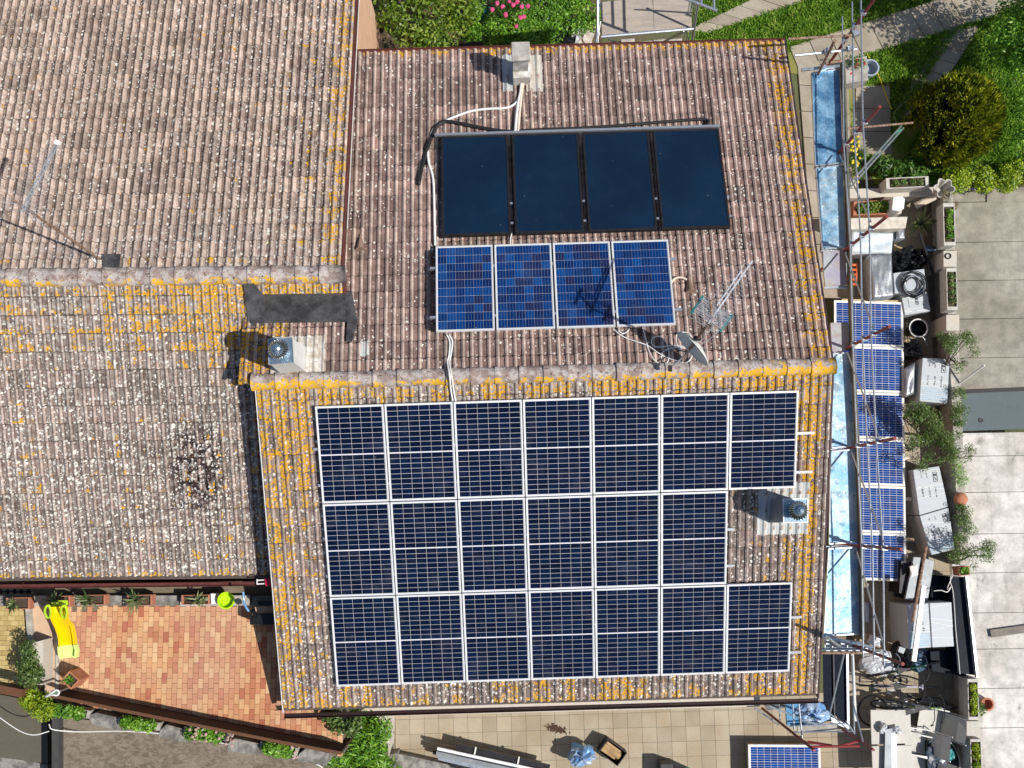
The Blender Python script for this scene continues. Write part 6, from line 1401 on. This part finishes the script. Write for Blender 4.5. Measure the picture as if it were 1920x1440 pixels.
tag(MB().q([(47, 1142), (56, 1142), (62, 1206), (52, 1208)], ZT_+.12, ZT_-.1).build('kerb', m_conc), 'curved grey kerb stone beside the yellow pavement', 'kerb')
tag(MB().q([(60, 1206), (81, 1200), (81, 1284), (55, 1284)], ZT_+.45, ZT_-.2).build('planter_wall', m_concw), 'whitewashed planter wall behind the small hedge', 'wall')
plant('hedge', 'small shaggy hedge along the yellow pavement', 'hedge', W(58, 1240, ZT_), clumps([(42, 1206), (66, 1206), (68, 1280), (46, 1278)], ZT_+.55, 16, .13, 51, .2, .15), 3200, .05, G_OL, seed=51, up=.7)
plant('round_bush', 'rounded yellow-green bush at the left end of the rust parapet', 'bush', W(64, 1318, zr), clumps([(48, 1300), (84, 1300), (88, 1334), (50, 1336)], ZT_+.5, 14, .17, 52, .2, .15), 3400, .05, G_YE, seed=52, up=.7)
lm = thing('street_lamp', 'small lamp with a clear teardrop glass beside the square pot', 'lamp', W(92, 1300, ZT_)); MB().tube(curve([W(86, 1306, ZT_+1.2), W(96, 1300, ZT_+1.3), W(106, 1294, ZT_+1.3), W(111, 1298, ZT_+1.3), W(107, 1304, ZT_+1.3), W(98, 1303, ZT_+1.3), W(88, 1306, ZT_+1.2)], 5), .014, 6).build('loop', m_whitep, lm); MB().tube([W(86, 1306, ZT_+1.2), W(86, 1306, ZT_+1.2)-Vector((0, 0, 1.2))], .02, 6).build('post', m_galv, lm); MB().blob(W(102, 1299, ZT_+1.28), (.07, .05, .03), 1, .05, 10, 7).build('glass', pm('green_glass', (.12, .2, .12), .1), lm)
# planters along the north side of the terrace
zp = ZT_+.35
pts_ = [(11, 1120, 55, 1143, 'on the left, beside the yellow pavement'), (87, 1117, 131, 1139, 'directly above the yellow slide'), (150, 1115, 197, 1135, 'with the tallest spiky tuft'), (238, 1115, 285, 1136, 'in the middle of the row'), (340, 1115, 393, 1134, 'holding two small plants, beside the white block')]
for i, (x0, y0, x1, y1, l_) in enumerate(pts_):
    t = trough('terracotta window box '+l_, [(x0, y0+1), (x1, y0), (x1, y1-1), (x0, y1)], zp, zp-.22, m_terra, n=0, name='window_box', group='terracotta window boxes along the terrace', cat='window box', t=.13)
    rg = random.Random(i)
    for (cx_, nn, ll) in (((x0+x1)/2-(6 if i != 4 else -4), 30 if i != 4 else 16, .30 if i in (1, 2, 3) else .22),)+(((x1-12), 14, .13),)*(i == 4):
        for k in range(nn):
            a = rg.uniform(0, 6.28); el = rg.uniform(.2, 1.3); c = W(cx_, (y0+y1)/2, zp); s = Vector((-math.sin(a), math.cos(a), 0))*.014; d = Vector((math.cos(a)*math.cos(el), math.sin(a)*math.cos(el), math.sin(el))); l = ll*rg.uniform(.6, 1.25)
            MB().add([c-s*.7, c+s*.7, c+d*l*.6+s, c+d*l*.6-s, c+d*l-Vector((0, 0, .04))], [(0, 1, 2, 3), (3, 2, 4)]).build('leaf', G_AG, t)
lg = thing('low_wall', 'low grey wall under the window boxes along the north of the terrace', 'wall', W(250, 1126, ZT_))
for x0, x1 in ((-40, 60), (62, 140), (142, 228), (230, 335), (337, 470), (472, 530)): MB().q([(x0, 1117), (x1-1, 1116), (x1-1, 1135), (x0, 1137)], zp-.225, ZT_-.3).build('wall_block', m_concd if x0 not in (62, 337) else m_conc, lg, bevel=.01)
tag(MB().q([(395, 1113), (404, 1113), (406, 1132), (396, 1133)], zp+.02, zp-.22).build('white_block', m_whitep), 'white block at the right end of the window boxes', 'block')
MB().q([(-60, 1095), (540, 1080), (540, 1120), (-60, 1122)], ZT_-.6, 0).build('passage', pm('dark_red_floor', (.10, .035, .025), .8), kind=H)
mt_ = thing('patterned_mat', 'dark patterned mat with pale rosettes in the passage at the left', 'mat', W(32, 1110, ZT_-.58)); MB().q([(2, 1098), (66, 1097), (66, 1122), (2, 1122)], ZT_-.55, ZT_-.58).build('cloth', m_bag, mt_)
for k in range(10): MB().lathe(W(8+(k % 5)*13, 1104+(k//5)*11, ZT_-.549), [(.05, 0), (.045, .004)], 10).build('rosette', pm('pale_rosette', (.35, .30, .20), .8), mt_)
bk = pot('basin', 'bright lime green plastic basin on the terrace wall', 'basin', 424, 1126, zp-.02, .10, .145, .14, pm('lime_plastic', (.42, .68, .01), .35, var=.05), soil=False, r_th=.015)
# slide
m_sy = pm('yellow_plastic_slide', (.85, .56, .0), .35, var=.05); m_lime = pm('pale_lime_plastic', (.62, .78, .25), .4, var=.05); m_lg = pm('lime_handle', (.45, .68, .03), .4, var=.05)
sl_ = thing('toy_slide', 'yellow children\'s slide with lime green handles on the brick terrace', 'slide', W(115, 1190, ZT_))
cl_ = [((94, 1138), (126, 1137), 1.0), ((97, 1150), (127, 1150), .98), ((99, 1162), (129, 1162), .85), ((106, 1176), (138, 1173), .66), ((111, 1190), (141, 1186), .48), ((113, 1202), (143, 1200), .34), ((113, 1212), (144, 1210), .26)]
def chute(sec, m, nm, wall=.09):
    vs = []
    for (xa, ya), (xb, yb), h in sec:
        a, b = W(xa, ya, ZT_+h), W(xb, yb, ZT_+h); u = (b-a).normalized()
        vs += [a+Vector((0, 0, wall-.02)), a+Vector((0, 0, wall)), a+u*.03+Vector((0, 0, wall)), a+u*.05, a.lerp(b, .5)-Vector((0, 0, .02)), b-u*.05, b-u*.03+Vector((0, 0, wall)), b+Vector((0, 0, wall)), b+Vector((0, 0, wall-.02)), b-Vector((0, 0, .04)), a-Vector((0, 0, .04))]
    k = 11; n = len(sec); return MB().add(vs, [(i*k+j, i*k+(j+1) % k, (i+1)*k+(j+1) % k, (i+1)*k+j) for i in range(n-1) for j in range(k)]+[tuple(range(k)), tuple((n-1)*k+j for j in range(k))]).build(nm, m, sl_, smooth=False)
chute(cl_, m_sy, 'chute'); chute([((112.5, 1211), (145, 1208), .28), ((113, 1222), (148, 1218), .18), ((116, 1234), (147, 1232), .13)], m_lime, 'landing', .12)
for x in (88, 118):
    MB().tube(curve([W(x, 1158, ZT_+.95), W(x-4, 1148, ZT_+1.15), W(x-2, 1138, ZT_+1.3), W(x+4, 1136, ZT_+1.3), W(x+7, 1146, ZT_+1.2), W(x+5, 1157, ZT_+1.0), W(x, 1158, ZT_+.95)], 5), .022, 8).build('handle', m_lg, sl_)
for k in range(3): MB().bar(W(97, 1133-k*2, ZT_+.8-k*.25), W(127, 1132-k*2, ZT_+.8-k*.25), .05, .03).build('step', m_lg, sl_)
trough('square terracotta pot turned cornerwise on the terrace', [(130, 1258), (149, 1275), (133, 1293), (114, 1276)], ZT_+.5, ZT_, m_terra, n=0, name='square_pot', cat='pot', t=.2)
sp_ = [o for o in col.objects if o.name.startswith('square_pot')][-1]; rg = random.Random(8)
for k in range(34):
    a = rg.uniform(0, 6.28); el = rg.uniform(.3, 1.3); c = W(131, 1276, ZT_+.46); s = Vector((-math.sin(a), math.cos(a), 0))*.015; d = Vector((math.cos(a)*math.cos(el), math.sin(a)*math.cos(el), math.sin(el))); l = .15*rg.uniform(.6, 1.2)
    MB().add([c-s, c+s, c+d*l], [(0, 1, 2)]).build('leaf', G_BR, sp_)
# things by the roof corner
rc = thing('folding_chair', 'red folding chair half hidden under the roof corner', 'chair', W(505, 1095, ZT_)); MB().q([(496, 1085), (535, 1085), (535, 1098), (498, 1099)], ZT_+1.1, ZT_+1.05).build('seat', pm('crimson_fabric', (.42, .01, .05), .6), rc)
for y in (1087, 1094): MB().tube([W(482, y+1, ZT_+1.05), W(500, y, ZT_+1.05)], .012, 6).build('frame_tube', m_whitep, rc)
MB().tube([W(482, 1086, ZT_+1.05), W(482, 1096, ZT_+1.05)], .012, 6).build('frame_tube', m_whitep, rc)
tag(MB().tube(curve([W(456, 1110, ZT_+1.1), W(457, 1124, ZT_+1.1), W(460, 1136, ZT_+1.05), W(466, 1146, ZT_+1.0)], 5), .022, 8).build('curved_tube', pm('steel_blue_tube', (.14, .28, .50), .35, .2)), 'curved steel blue tube over the wall by the roof corner', 'tube')
bb = thing('storage_chest', 'black chest and pink box beneath the roof corner at the terrace', 'chest', W(500, 1160, ZT_)); MB().q([(468, 1152), (535, 1150), (538, 1171), (468, 1172)], ZT_+.5, ZT_).build('body', m_bag, bb, bevel=.02); MB().blob(W(474, 1148, ZT_+.7), (.06, .06, .06), 2, .1, 12, 8).build('knob', m_bag, bb)
tag(MB().q([(478, 1138), (535, 1136), (536, 1150), (480, 1152)], ZT_+.35, ZT_+.02).build('pink_box', m_peach), 'peach coloured box beside the black chest', 'box')
tag(MB().q([(478, 1127), (535, 1127), (535, 1133), (482, 1134)], ZT_+.5, ZT_+.40).build('dark_plank', m_bag), 'black plank next to the peach coloured box', 'plank')
